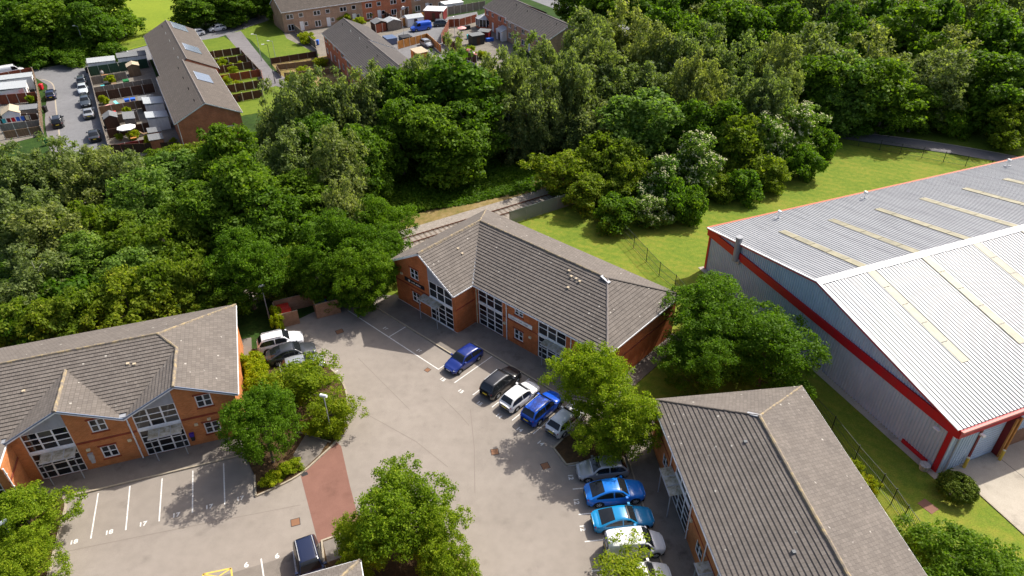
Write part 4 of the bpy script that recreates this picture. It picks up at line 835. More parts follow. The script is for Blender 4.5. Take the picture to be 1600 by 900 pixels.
for pts, p, hh, lab in (([(55.4,27.7),(56.4,21.6)],'timberred',1.7,'red brown fence at the far side of the gardens at the left edge'), ([(56.2,21.5),(40,20.4),(19.5,19.8)],'timber',1.7,'tall timber fence along the street at the left edge'), ([(40.3,27),(38.7,20.6)],'timberred',1.8,'red brown fence behind the flag at the left edge'), ([(29.3,26.5),(26.2,20.3)],'timberdark',1.7,'dark fence in front of the tan shed at the left edge'), ([(24.4,26),(23.4,20.1)],'timberold',1.5,'grey fence by the washing line at the left edge'), ([(21,25.4),(20.6,19.9)],'timber',1.3,'brown fence above the hedge at the left edge')):
    fence(FT1, pts, lab, 'garden fences at the left edge', hh, p, 'concpost')
for pts, p, hh, lab in (([(-.6,-11.6),(-.9,-1.9)],'timberdark',1.3,'black picket fence at the estate green'), ([(4.1,-11.2),(5.4,-.6)],'timber',1.2,'low brown fence in front of the dark roofed terrace'), ([(-28,-1.7),(-7,-.5),(1.6,-2.2)],'timberold',1.7,'grey brown boundary fence beside the estate green'), ([(9.2,-11.6),(4.1,-11.4)],'timber',1.2,'short low fence at the lamp beside the footpath'), ([(10,-11),(12,-.6)],'timber',1.1,'nearest low fence in front of the dark roofed terrace')):
    fence(FT2, pts, lab, 'fences of the dark roofed terrace', hh, p, 'timberold', pt=.12)
def wfence(P, p, hh, lab): return fence(((0,0),0), P, lab, 'fences of the cul-de-sac', hh, p, 'concpost')
wfence([(-31.20, 173.38), (-25.78, 178.74)], 'timberred', 1.9, 'red brown fence left of the blue van')
wfence([(-25.78, 178.74), (-20.76, 185.04), (-17.79, 188.00)], 'orangewood', 1.9, 'orange timber fence behind the blue van')
wfence([(-16.68, 181.77), (-15.26, 189.13), (-5.94, 195.17)], 'timberold', 2.0, 'grey timber fence behind the parked grey estate car')
wfence([(-15.11, 164.59), (-14.20, 177.51), (-11.75, 177.95)], 'timberred', 1.9, 'red timber fence at the corner of the cul-de-sac')
wfence([(-14.78, 164.07), (-11.55, 158.03), (-9.60, 152.41), (-6.63, 148.76)], 'timberdark', 1.8, 'dark fence along the curve of the cul-de-sac')
wfence([(-11.75, 177.95), (-7.71, 182.46)], 'timberred', 1.8, 'red fence beside the white conservatory')
wfence([(-27.93, 186.08), (-20.79, 200.24)], 'timberdark', 1.6, 'dark fence between the gardens behind the orange fence')
wfence([(-33.55, 191.51), (-26.39, 179.94)], 'timberdark', 1.6, 'dark fence behind the grey garden sheds')
wfence([(-24.42, 160.12), (-18.45, 166.30), (-14.51, 156.30)], 'orangewood', 1.7, 'pale orange fence around the garden next to the cul-de-sac')
wfence([(15.18, 205.23), (24.35, 193.33)], 'timberdark', 1.8, 'tall dark fence at the top beside the far road')
s = shed
s(FT1, 17.9, 9.2, 2.6, 2.0, 'green felt roofed shed in the left gardens beside the street', wallm='timberdark', roofm='felt')
s(FT1, 6.9, 3.3, 2.2, 1.8, 'small brick shed with flat grey roof in the nearest left garden', 2.0, 2.1, 'brickhouse', 'felt', flat=True)
s(FT1, 3.4, 3.4, 2.6, 1.9, 'larger brick shed with flat grey roof by the dark end fence', 2.1, 2.2, 'brickhouse', 'felt', flat=True)
s(FT1, 20.5, 2.0, 3.6, 3.0, 'white ribbed lean-to roof behind the third house', 2.3, 2.7, 'paint', 'perspex', flat=True, name='lean_to')
s(FT1, 13.4, 2.2, 3.0, 3.2, 'white framed lean-to with pale roof behind the second house', 2.1, 2.5, 'paint', 'perspex', flat=True, name='lean_to')
s(FT1, 23.7, 2.9, 2.4, 2.4, 'dark flat roofed shed between the lean-to roofs', 2.1, 2.2, 'timberdark', 'felt', flat=True)
s(FT1, 16.2, 6.4, 3.6, 1.6, 'long grey roofed shed behind the white parasol', 1.9, 2.1, 'timberold', 'felt', flat=True)
s(FT1, 46.6, 3.4, 2.4, 2.2, 'tan wooden shed with brown roof by the green fence', 2.0, 2.4, 'timber', 'felttan')
s(FT1, 52.6, 8.8, 3.6, 5.0, 'pale flat garage roof at the far end of the left gardens', 2.2, 2.4, 'paint', 'perspex', flat=True, name='garage')
s(FT1, 53.0, 3.0, 3.6, 5.4, 'grey flat garage roof against the far end house', 2.3, 2.5, 'paint', 'felt', flat=True, name='garage')
s(FT1, 28.9, 24.2, 3.4, 2.7, 'tan shed with pale ridged roof at the left edge', 2.0, 2.7, 'paint', 'felttan', rz=R(0))
s(FT1, 29.6, 20.9+.9, 2.6, 3.0, 'grey flat roofed shed beside the tan shed', 1.9, 2.1, 'timberold', 'felt', flat=True)
s(FT1, 42.6, 24.6, 4.6, 5.0, 'white extension with ribbed pale roof at the left edge', 2.4, 2.7, 'paint', 'perspex', flat=True, name='extension')
s(FT1, 48.5, 24.2, 3.0, 6.0, 'white long lean-to roof behind the extension at the left edge', 2.4, 2.6, 'paint', 'perspex', flat=True, name='extension')
def ws_(px_, w, d, rz, lab, **kw): return shed((px_, 0), 0, 0, w, d, lab, rz=R(rz), **kw)
ws_((-30.80, 176.45), 3.4, 3.2, -62, 'dark grey roofed shed behind the red brown fence', wallm='timberdark', roofm='felt')
ws_((-27.88, 177.46), 3.2, 3.4, -62, 'pale green grey roofed shed behind the red brown fence', wallm='timberold', roofm='perspex')
ws_((-23.17, 180.80), 4.2, 3.4, 28, 'white greenhouse roof behind the orange fence', wallm='paint', roofm='perspex', name='greenhouse')
ws_((-18.12, 186.17), 5.0, 3.4, -12, 'dark red cabin with white flat roof behind the orange fence', wallm='darkred', roofm='white', hw=2.2, hr=2.5, flat=True, name='garden_cabin')
ws_((-14.40, 193.30), 5.2, 2.8, 28, 'white storage container near the top edge', wallm='paint', roofm='white', hw=2.2, hr=2.3, flat=True, name='storage_container')
ws_((-18.82, 152.47), 4.0, 2.4, -62, 'brown shed with grey roof beside the cul-de-sac', wallm='orangewood', roofm='felttan', hw=1.8, hr=2.0, flat=True)
ws_((-0.57, 166.99), 3.0, 3.4, -62, 'white porch against the slate roofed terrace', wallm='paint', roofm='perspex', hw=2.1, hr=2.7, name='porch')
ws_((-5.39, 167.16), 2.6, 1.8, -20, 'small red shed with grey roof below the conservatory', wallm='darkred', roofm='felt', hw=1.8, hr=2.0, flat=True)
ws_((-7.17, 163.56), 3.0, 2.2, 28, 'dark shed with white window in the corner garden', wallm='dark', roofm='felt', hw=2.0, hr=2.1, flat=True)
# white conservatory
cn = thing('conservatory', 'white octagonal conservatory with ribbed pale roof in the corner garden', 'conservatory', (*(-5.39, 177.60), 0), R(28)); rr = 2.3
P8 = [(rr*math.cos(k*math.pi/4+.39), rr*math.sin(k*math.pi/4+.39)) for k in range(8)]
MB().prism(P8, 0, .55).build('base_wall', MT['brickhouse'], cn)
for k in range(8):
    a, c = P8[k], P8[(k+1) % 8]
    MB().add([(a[0]*.98,a[1]*.98,.55),(c[0]*.98,c[1]*.98,.55),(c[0]*.98,c[1]*.98,2.2),(a[0]*.98,a[1]*.98,2.2)], [(0,1,2,3)]).build('pane', MT['glass'], cn)
    MB().beam((*a,.55), (*a,2.2), .16, .16).beam(((a[0]+c[0])/2,(a[1]+c[1])/2,.55), ((a[0]+c[0])/2,(a[1]+c[1])/2,2.2), .1, .1).beam((*a,2.2), (*c,2.2), .14, .14).build('frame', MT['white'], cn)
    MB().add([(a[0]*1.07,a[1]*1.07,2.24),(c[0]*1.07,c[1]*1.07,2.24),(0,0,3.15)], [(0,1,2)]).build('roof_panel', MT['perspex'], cn)
    MB().beam((a[0]*1.07,a[1]*1.07,2.27), (0,0,3.18), .09, .06).build('roof_bar', MT['white'], cn)
# ------------------------------------------------------------------ trees and shrubs
ZONES = {
'trees beyond the estate road': ('at the top left', [('oak', -114.1, 178.0, 15.0, 9.8), ('oak', -103.5, 179.6, 16.0, 10.6), ('oak', -92.0, 172.0, 13.0, 6.2), ('oak', -98.8, 158.5, 12.0, 6.2), ('oak', -90.7, 159.2, 11.0, 5.5), ('oak', -104.2, 156.0, 12.0, 5.4), ('haw', -105.7, 160.1, 5.0, 4.9), ('shrub', -98.8, 158.2, 4.0, 4.2), ('shrub', -91.4, 155.8, 4.0, 3.4), ('shrub', -85.9, 155.3, 3.5, 3.1), ('shrub', -107.1, 155.2, 5.0, 4.8), ('shrub', -99.6, 152.0, 4.0, 4.0), ('shrub', -92.9, 152.6, 3.0, 3.4), ('oak', -77.4, 181.1, 10.0, 4.8), ('oak', -70.1, 185.7, 12.0, 6.3), ('oak', -63.3, 189.0, 12.0, 5.6), ('oak', -58.2, 189.7, 11.0, 4.0), ('oak', -73.5, 179.5, 8.0, 4.6), ('oak', -66.0, 182.3, 8.0, 4.7), ('shrub', -64.8, 190.9, 3.5, 3.3), ('shrub', -55.9, 183.7, 4.0, 3.2)]),
'trees of the belt left of the gable house': ('in the left tree belt', [('birch', -62.4, 84.1, 11.0, 4.5), ('birch', -57.9, 84.8, 11.5, 4.8), ('birch', -53.2, 83.1, 10.5, 4.1), ('birch', -49.7, 83.4, 9.5, 3.7), ('birch', -55.6, 71.6, 11.0, 4.4), ('birch', -51.3, 70.1, 10.0, 4.0), ('birch', -50.2, 63.3, 8.5, 3.7), ('haw', -50.2, 85.7, 7.0, 3.4), ('ash', -44.9, 78.4, 9.0, 4.3), ('ash', -44.9, 86.7, 7.5, 4.7), ('haw', -49.4, 92.2, 6.0, 3.6), ('haw', -49.3, 73.4, 8.0, 4.1), ('ash', -47.9, 66.9, 7.0, 3.5), ('haw', -44.9, 71.0, 7.0, 4.1), ('ash', -41.0, 66.0, 6.5, 3.5), ('haw', -39.1, 69.3, 7.0, 3.6), ('shrub', -47.9, 63.2, 4.5, 3.8), ('shrub', -42.2, 63.8, 4.0, 3.1), ('shrub', -52.5, 62.3, 4.5, 3.4), ('shrub', -36.8, 64.9, 4.0, 3.2), ('haw', -38.0, 73.1, 7.0, 3.4), ('oak', -37.5, 76.0, 9.0, 4.2), ('oak', -37.7, 88.5, 11.0, 4.3), ('haw', -45.5, 93.7, 6.0, 4.1)]),
'trees of the belt behind the centre office': ('in the central tree belt', [('oak', -32.1, 77.9, 12.0, 4.7), ('oak', -34.6, 74.2, 9.0, 4.2), ('oak', -28.6, 73.9, 9.0, 4.2), ('birch', -33.0, 98.0, 14.0, 4.1), ('birch', -29.5, 97.7, 15.0, 4.1), ('birch', -26.5, 99.5, 15.0, 4.2), ('birch', -22.4, 99.3, 15.0, 4.4), ('birch', -19.3, 101.4, 15.0, 3.8), ('oak', -16.6, 101.9, 14.0, 4.3), ('birch', -14.1, 105.0, 14.5, 4.1), ('oak', -8.4, 104.7, 15.5, 7.2), ('oak', -10.1, 93.5, 11.2, 5.4), ('birch', -28.9, 85.8, 12.0, 3.8), ('oak', -27.1, 91.4, 11.0, 4.2), ('birch', -22.2, 85.4, 13.0, 3.7), ('oak', -20.1, 89.9, 10.0, 4.1), ('oak', -15.6, 95.7, 11.5, 4.5), ('oak', -26.8, 80.9, 8.0, 4.5), ('shrub', -22.7, 77.5, 4.0, 3.6), ('oak', -6.3, 96.4, 11.0, 5.0), ('birch', -3.3, 105.1, 15.0, 3.6), ('birch', -0.4, 106.5, 15.5, 3.9), ('birch', 3.0, 112.4, 16.0, 4.3), ('birch', 5.8, 108.8, 16.0, 4.0), ('birch', 8.8, 105.1, 15.5, 4.1), ('birch', -0.0, 101.6, 10.5, 3.8), ('birch', 3.7, 102.5, 9.0, 4.1), ('birch', 7.6, 103.6, 8.5, 4.1), ('birch', 11.7, 106.7, 10.0, 4.2), ('birch', 14.2, 112.5, 16.0, 4.8), ('birch', 13.0, 127.4, 16.0, 5.1), ('birch', 20.4, 131.3, 16.5, 5.8), ('birch', 22.7, 119.4, 16.0, 4.8), ('birch', 26.8, 117.0, 15.0, 4.8), ('birch', 15.6, 108.6, 12.5, 4.8), ('birch', 20.8, 109.8, 12.0, 4.8), ('birch', 26.4, 109.4, 11.0, 4.6), ('birch', 28.5, 104.5, 15.0, 3.9), ('birch', 33.3, 108.1, 11.0, 4.0), ('birch', 36.7, 112.3, 15.5, 4.6), ('birch', 41.3, 112.0, 15.5, 4.1), ('birch', 35.9, 100.3, 14.0, 4.2), ('birch', 40.5, 103.6, 13.5, 2.9), ('oak', 27.2, 97.7, 10.0, 3.7), ('oak', 31.2, 97.5, 10.0, 4.2), ('ash', 18.4, 97.5, 12.0, 6.4), ('birch', 13.7, 101.9, 8.5, 4.3), ('oak', 30.0, 122.6, 15.0, 4.9), ('birch', 33.9, 118.5, 15.0, 4.8), ('oak', 28.4, 134.3, 16.0, 5.3), ('birch', 10.4, 101.9, 7.5, 3.9), ('birch', 5.0, 100.3, 14.0, 3.7), ('birch', -9.4, 120.5, 14.0, 3.3), ('birch', -12.2, 109.5, 14.0, 3.5), ('oak', 35.3, 101.1, 8.0, 3.8)]),
'bushes along the lawn edge': ('along the mown lawn', [('haw', 7.3, 89.3, 6.5, 4.2), ('haw', 13.4, 91.1, 7.5, 4.2), ('elder', 19.8, 85.2, 7.0, 3.6), ('elder', 25.6, 89.7, 8.0, 3.7), ('haw', 32.6, 93.6, 9.0, 5.0), ('elder', 41.6, 99.1, 8.5, 4.5), ('elder', 36.0, 96.0, 8.5, 3.7), ('shrub', 47.3, 100.5, 4.0, 2.2), ('shrub', 13.6, 80.8, 4.0, 3.1), ('elder', 18.0, 80.3, 4.0, 2.4), ('shrub', 23.1, 81.6, 4.0, 2.5), ('haw', 35.9, 90.0, 4.0, 2.4), ('haw', 28.7, 87.2, 3.5, 2.0), ('shrub', 31.2, 87.5, 4.0, 2.6), ('haw', 10.3, 85.5, 5.0, 3.4), ('haw', 16.4, 87.4, 6.0, 3.5), ('shrub', 41.8, 93.8, 4.5, 2.7), ('shrub', 21.1, 82.6, 5.0, 2.5)]),
'trees of the wood at the upper right': ('in the upper right wood', [('oak', 30.3, 159.1, 16.0, 7.5), ('oak', 38.4, 156.9, 17.0, 7.4), ('birch', 44.3, 147.3, 17.0, 6.4), ('oak', 53.8, 149.6, 17.0, 7.1), ('birch', 60.3, 143.4, 17.0, 5.6), ('birch', 65.0, 139.4, 16.0, 5.5), ('oak', 75.7, 148.0, 17.0, 7.0), ('birch', 80.2, 142.0, 17.0, 6.2), ('birch', 87.0, 140.6, 16.0, 6.1), ('birch', 95.6, 143.7, 17.0, 6.2), ('oak', 22.8, 163.0, 16.0, 7.0), ('oak', 15.6, 173.3, 14.0, 6.6), ('oak', 38.0, 131.3, 16.0, 6.4), ('oak', 44.1, 130.3, 15.0, 5.8), ('oak', 50.9, 132.2, 15.0, 5.8), ('birch', 51.7, 117.5, 15.0, 5.8), ('birch', 59.0, 117.9, 15.0, 5.8), ('oak', 69.2, 125.8, 16.0, 7.3), ('birch', 73.9, 119.1, 14.0, 5.9), ('oak', 81.3, 119.8, 15.0, 5.9), ('oak', 88.4, 119.4, 15.0, 6.4), ('oak', 49.6, 111.6, 12.0, 5.1), ('ash', 54.5, 111.4, 12.0, 5.6), ('oak', 59.7, 109.5, 12.0, 5.6), ('birch', 67.0, 111.0, 13.0, 5.6), ('oak', 74.9, 112.0, 12.0, 5.1), ('oak', 78.9, 108.6, 12.0, 5.5), ('shrub', 56.5, 110.6, 5.0, 4.7), ('shrub', 62.7, 112.0, 5.0, 3.7), ('oak', 65.1, 109.8, 7.5, 4.6), ('shrub', 71.0, 110.5, 6.0, 4.1), ('shrub', 76.8, 110.9, 6.0, 4.7), ('haw', 77.0, 103.4, 6.5, 3.9), ('oak', 48.6, 109.1, 8.0, 3.1), ('oak', 68.4, 135.8, 15.0, 6.0), ('oak', 59.8, 131.6, 15.0, 5.2), ('oak', 76.3, 129.0, 16.0, 5.7), ('oak', 82.0, 126.4, 16.0, 5.6)]),
'bushes behind the left office': ('behind the left office', [('haw', -49.7, 57.5, 5.5, 3.5), ('haw', -46.3, 57.7, 5.5, 3.2), ('haw', -42.9, 58.6, 6.2, 3.4), ('haw', -39.3, 59.4, 7.0, 3.8), ('haw', -36.2, 61.1, 7.0, 3.7), ('haw', -34.1, 62.4, 7.0, 3.0), ('oak', -31.1, 61.9, 6.0, 3.0), ('shrub', -53.1, 57.1, 5.0, 3.2), ('haw', -44.6, 57.1, 4.0, 2.6), ('shrub', -48.2, 56.6, 4.0, 2.9)]),
'trees beside the bin store': ('near the bin store', [('dmaple', -28.3, 63.4, 9.0, 4.2), ('dmaple', -18.7, 67.0, 9.5, 4.4), ('dmaple', -15.2, 72.1, 9.0, 3.5), ('dmaple', -15.5, 67.4, 8.0, 3.6), ('birch', -18.6, 73.0, 10.5, 2.8), ('dmaple', -21.3, 63.8, 7.2, 3.0), ('shrub', -26.4, 70.1, 3.5, 3.0), ('haw', -25.0, 66.5, 4.0, 2.9), ('shrub', -16.8, 63.2, 3.0, 2.4), ('dmaple', -15.8, 62.5, 7.5, 3.4)]),
'hedge shrubs by the island': ('in the hedge beside the left office', [('hedge', -25.6, 52.7, 2.1, 1.4), ('hedge', -25.3, 52.4, 2.1, 1.2), ('hedge', -24.3, 51.0, 2.0, 1.1), ('hedge', -23.2, 49.5, 2.0, 1.1), ('hedge', -22.1, 48.6, 1.9, 1.1), ('hedge', -24.0, 49.4, 1.9, 1.0), ('hedge', -22.6, 47.7, 1.8, 1.0), ('hedge', -21.2, 47.8, 1.7, 1.0)]),
'shrubs in the gardens': ('in the back gardens of the estate', [('hedge', -78.6, 140.1, 1.6, 1.0), ('hedge', -74.6, 128.3, 1.6, 0.8), ('hedge', -61.9, 111.1, 1.6, 0.8), ('hedge', -58.5, 109.1, 1.6, 0.7), ('hedge', -67.7, 122.2, 1.6, 0.7), ('hedge', -60.0, 150.0, 1.6, 1.2), ('hedge', -56.0, 144.7, 1.6, 1.0), ('hedge', -55.3, 138.3, 1.6, 1.0), ('hedge', -52.1, 135.1, 1.6, 0.9), ('hedge', -87.1, 123.0, 1.6, 0.8), ('hedge', -88.5, 128.9, 1.6, 0.7), ('hedge', -36.7, 181.8, 1.6, 1.4), ('hedge', -34.6, 186.7, 1.6, 1.3), ('hedge', -25.3, 192.7, 1.6, 1.5), ('hedge', -8.2, 156.5, 1.6, 1.1), ('hedge', -5.7, 152.6, 1.6, 1.2), ('hedge', -11.3, 162.6, 1.6, 1.0), ('hedge', -39.1, 148.9, 1.6, 1.3), ('hedge', -41.8, 143.6, 1.6, 1.4), ('hedge', -42.5, 138.4, 1.6, 1.3)])}
SINGLE = [
('dmaple', -20.3, 41.2, 7.5, 3.2, 'dark green tree in front of the right end of the left office'),
('maple', 7.0, 45.4, 8.5, 3.5, 'tall light green tree beside the white hatchback in the centre'),
('maple', 8.3, 42.0, 7.4, 3.4, 'light green tree leaning over the silver car beside the lower right office'),
('maple', -8.2, 32.2, 7.3, 3.8, 'big round tree at the bottom centre beside the red ramp'),
('maple', -4.9, 30.9, 6.0, 2.6, 'smaller round tree right of the big tree at the bottom centre'),
('maple', -10.8, 30.9, 5.5, 2.1, 'smaller round tree left of the big tree at the bottom centre'),
('maple', -35.9, 33.4, 5.5, 3.3, 'dense round tree at the lower left corner by the lamp'),
('maple', -34.7, 30.3, 4.5, 2.5, 'low leafy tree at the left kerb below the numbered bays'),
('dmaple', 19.8, 54.9, 8.5, 4.9, 'broad green tree left of the warehouse gable wall'),
('dmaple', 23.1, 49.9, 8.0, 4.6, 'broad green tree between the warehouse and the lower right office'),
('dmaple', 17.9, 49.6, 6.5, 3.5, 'green tree behind the far end of the lower right office'),
('dmaple', 30.1, 27.7, 6.5, 4.2, 'green tree at the lower right corner'),
('sapling', 7.7, 27.9, 3.2, 3.2, 'sparse young tree at the bottom edge in front of the white van'),
('hedge', -24.9, 60.5, 2.2, 0.7, 'yellow green clipped shrub beside the lamp post at the bin store'),
('hedge', -24.5, 59.4, 2.0, 0.7, 'yellow green clipped shrub nearest the red bin'),
('sapling', -19.0, 49.0, 4.6, 3.8, 'airy yellow green tree on the island covering a silver car'),
('sapling', -16.1, 45.3, 3.8, 2.3, 'airy yellow green tree beside the island lamp post'),
('sapling', -20.6, 48.3, 3.2, 2.0, 'small yellow green tree between the hedge and the island'),
('hedge', -17.4, 44.5, 1.4, 1.1, 'low green shrub beside the island service pad'),
('hedge', -15.8, 44.4, 1.5, 1.1, 'low green shrub at the foot of the island lamp post'),
('hedge', -15.6, 46.7, 1.3, 1.0, 'low green shrub at the upper curve of the island kerb'),
('hedge', -19.8, 39.1, 0.9, 0.9, 'low ground cover shrub at the lower tip of the island'),
('hedge', -18.5, 40.4, 0.9, 0.9, 'low ground cover shrub on the island beside the gully grate'),
('topiary', 34.8, 36.9, 1.6, 1.4, 'dark green dome shaped clipped bush at the warehouse corner'),
('hedge', 27.7, 39.4, 1.1, 0.8, 'small climbing shrub at the fence behind the lower right office'),
('hedge', 28.3, 37.5, 1.0, 0.8, 'small shrub at the fence posts behind the lower right office'),
('hedge', -40.4, 183.3, 2.4, 2.2, 'dark garden shrub against the tan terrace wall'),
('hedge', -46.0, 166.1, 2.4, 1.9, 'bright yellow flowering shrub on the garden wall')]
UNDER = [[(-58.94, 64.35), (-33.16, 63.69), (-26.82, 78.73), (-17.12, 85.22), (-8.58, 86.78), (3.80, 90.20), (10.07, 100.67), (5.58, 109.50), (-10.10, 110.10), (-30.94, 109.57), (-49.37, 102.79), (-73.69, 103.65), (-75.28, 87.04)], [(-31.25, 74.25), (-23.38, 81.92), (-13.55, 84.22), (-5.09, 87.04), (2.94, 91.22), (4.00, 95.31), (-3.63, 101.16), (-18.63, 96.09), (-30.18, 85.63)], [(52.20, 120.54), (64.15, 117.01), (84.42, 110.50), (93.77, 108.78), (104.52, 124.76), (81.36, 136.49), (55.63, 133.92)]]
def leafmat(name, dark, light, warm, trans=.5):
    M = bpy.data.materials.new(name); M.use_nodes = True; n = NT(M); t = n.t
    at = n.n('ShaderNodeAttribute', attribute_name='tint'); oi = n.n('ShaderNodeObjectInfo')
    sp = n.n('ShaderNodeSeparateColor'); n.l(at.outputs['Color'], sp.inputs[0])
    c = n.ramp(sp.outputs[0], [(.0, dark), (.6, light), (1, warm)])
    r = n.ramp(oi.outputs['Random'], [(.0, (.78,.86,.8)), (.5, (1,1,1)), (1, (1.2,1.1,.95))])
    c = n.mix(1, c, r, 'MULTIPLY')
    n.base(c); n.b.inputs['Roughness'].default_value = .55; n.b.inputs['Specular IOR Level'].default_value = .12
    tr = n.n('ShaderNodeBsdfTranslucent'); n.l(n.mix(1, c, (1.25,1.35,.5), 'MULTIPLY'), tr.inputs[0])
    mx = n.n('ShaderNodeMixShader'); mx.inputs[0].default_value = trans
    n.l(n.b.outputs[0], mx.inputs[1]); n.l(tr.outputs[0], mx.inputs[2]); n.l(mx.outputs[0], t.nodes['Material Output'].inputs[0])
    return M
LEAF = {'oak': leafmat('broadleaf_leaf', (.05,.105,.008), (.12,.215,.017), (.22,.31,.032)),
        'deep': leafmat('lime_tree_leaf', (.055,.115,.007), (.125,.225,.012), (.24,.33,.025)),
        'yellow': leafmat('young_leaf', (.11,.17,.006), (.25,.31,.012), (.45,.42,.025)),
        'birch': leafmat('birch_leaf', (.115,.155,.048), (.225,.275,.095), (.38,.405,.15)),
        'light': leafmat('maple_leaf', (.10,.17,.009), (.235,.32,.016), (.42,.44,.035)),
        'haw': leafmat('hawthorn_leaf', (.09,.145,.011), (.185,.25,.02), (.32,.34,.04)),
        'ash': leafmat('ash_leaf', (.08,.155,.018), (.17,.27,.05), (.28,.36,.08)),
        'hedge': leafmat('hedge_leaf', (.13,.19,.006), (.30,.36,.012), (.52,.44,.02)),
        'topiary': leafmat('topiary_leaf', (.06,.10,.008), (.12,.16,.013), (.2,.22,.025), .15),
        'shrub': leafmat('undergrowth_leaf', (.05,.115,.008), (.105,.20,.014), (.20,.27,.028))}
M = MT['bark'] = mat('bark', (.1,.08,.06), .95); n = NT(M); n.base(n.ramp(n.noise(objc(n), 6, 4), [(.3, (.05,.04,.03)), (.7, (.17,.14,.11))]))
M = MT['birchbark'] = mat('birch_bark', (.5,.48,.44), .9); n = NT(M); n.base(n.ramp(n.noise(objc(n), 5, 4), [(.38, (.08,.07,.06)), (.5, (.4,.38,.34)), (.7, (.55,.53,.5))]))
MT['flower'] = mat('elder_flower', (.42,.42,.22), .8)
def leafmesh(name, C, N, size, tint, m, asp=.7, up=None):
    """one small folded leaf spray per row: C centres, N normals"""
    n = len(C); r = rng.normal(size=(n,3))
    if up is not None: r = r*.35+np.array(up)
    T = r-(r*N).sum(1,keepdims=True)*N; T /= np.linalg.norm(T,axis=1,keepdims=True)+1e-9; Bv = np.cross(N, T)
    s = size*rng.uniform(.65,1.3,(n,1)); w = s*asp
    fold = N*s*.22
    V = np.stack([C-T*s, C+Bv*w+fold*rng.uniform(-.3,1,(n,1)), C+T*s, C-Bv*w+fold], 1).reshape(-1,3)
    me = bpy.data.meshes.new(name); me.vertices.add(4*n); me.vertices.foreach_set('co', V.ravel().astype(np.float32))
    me.loops.add(4*n); me.loops.foreach_set('vertex_index', np.arange(4*n, dtype=np.int32))
    me.polygons.add(n); me.polygons.foreach_set('loop_start', np.arange(0,4*n,4,dtype=np.int32)); me.polygons.foreach_set('loop_total', np.full(n,4,dtype=np.int32))
    a = me.attributes.new('tint', 'FLOAT_COLOR', 'POINT'); col = np.ones((4*n,4), np.float32); col[:,:3] = np.repeat(np.clip(tint,0,1),4)[:,None]
    a.data.foreach_set('color', col.ravel()); me.materials.append(m); me.update(); me.validate()
    return me
def unit(v): return v/(np.linalg.norm(v,axis=-1,keepdims=True)+1e-9)
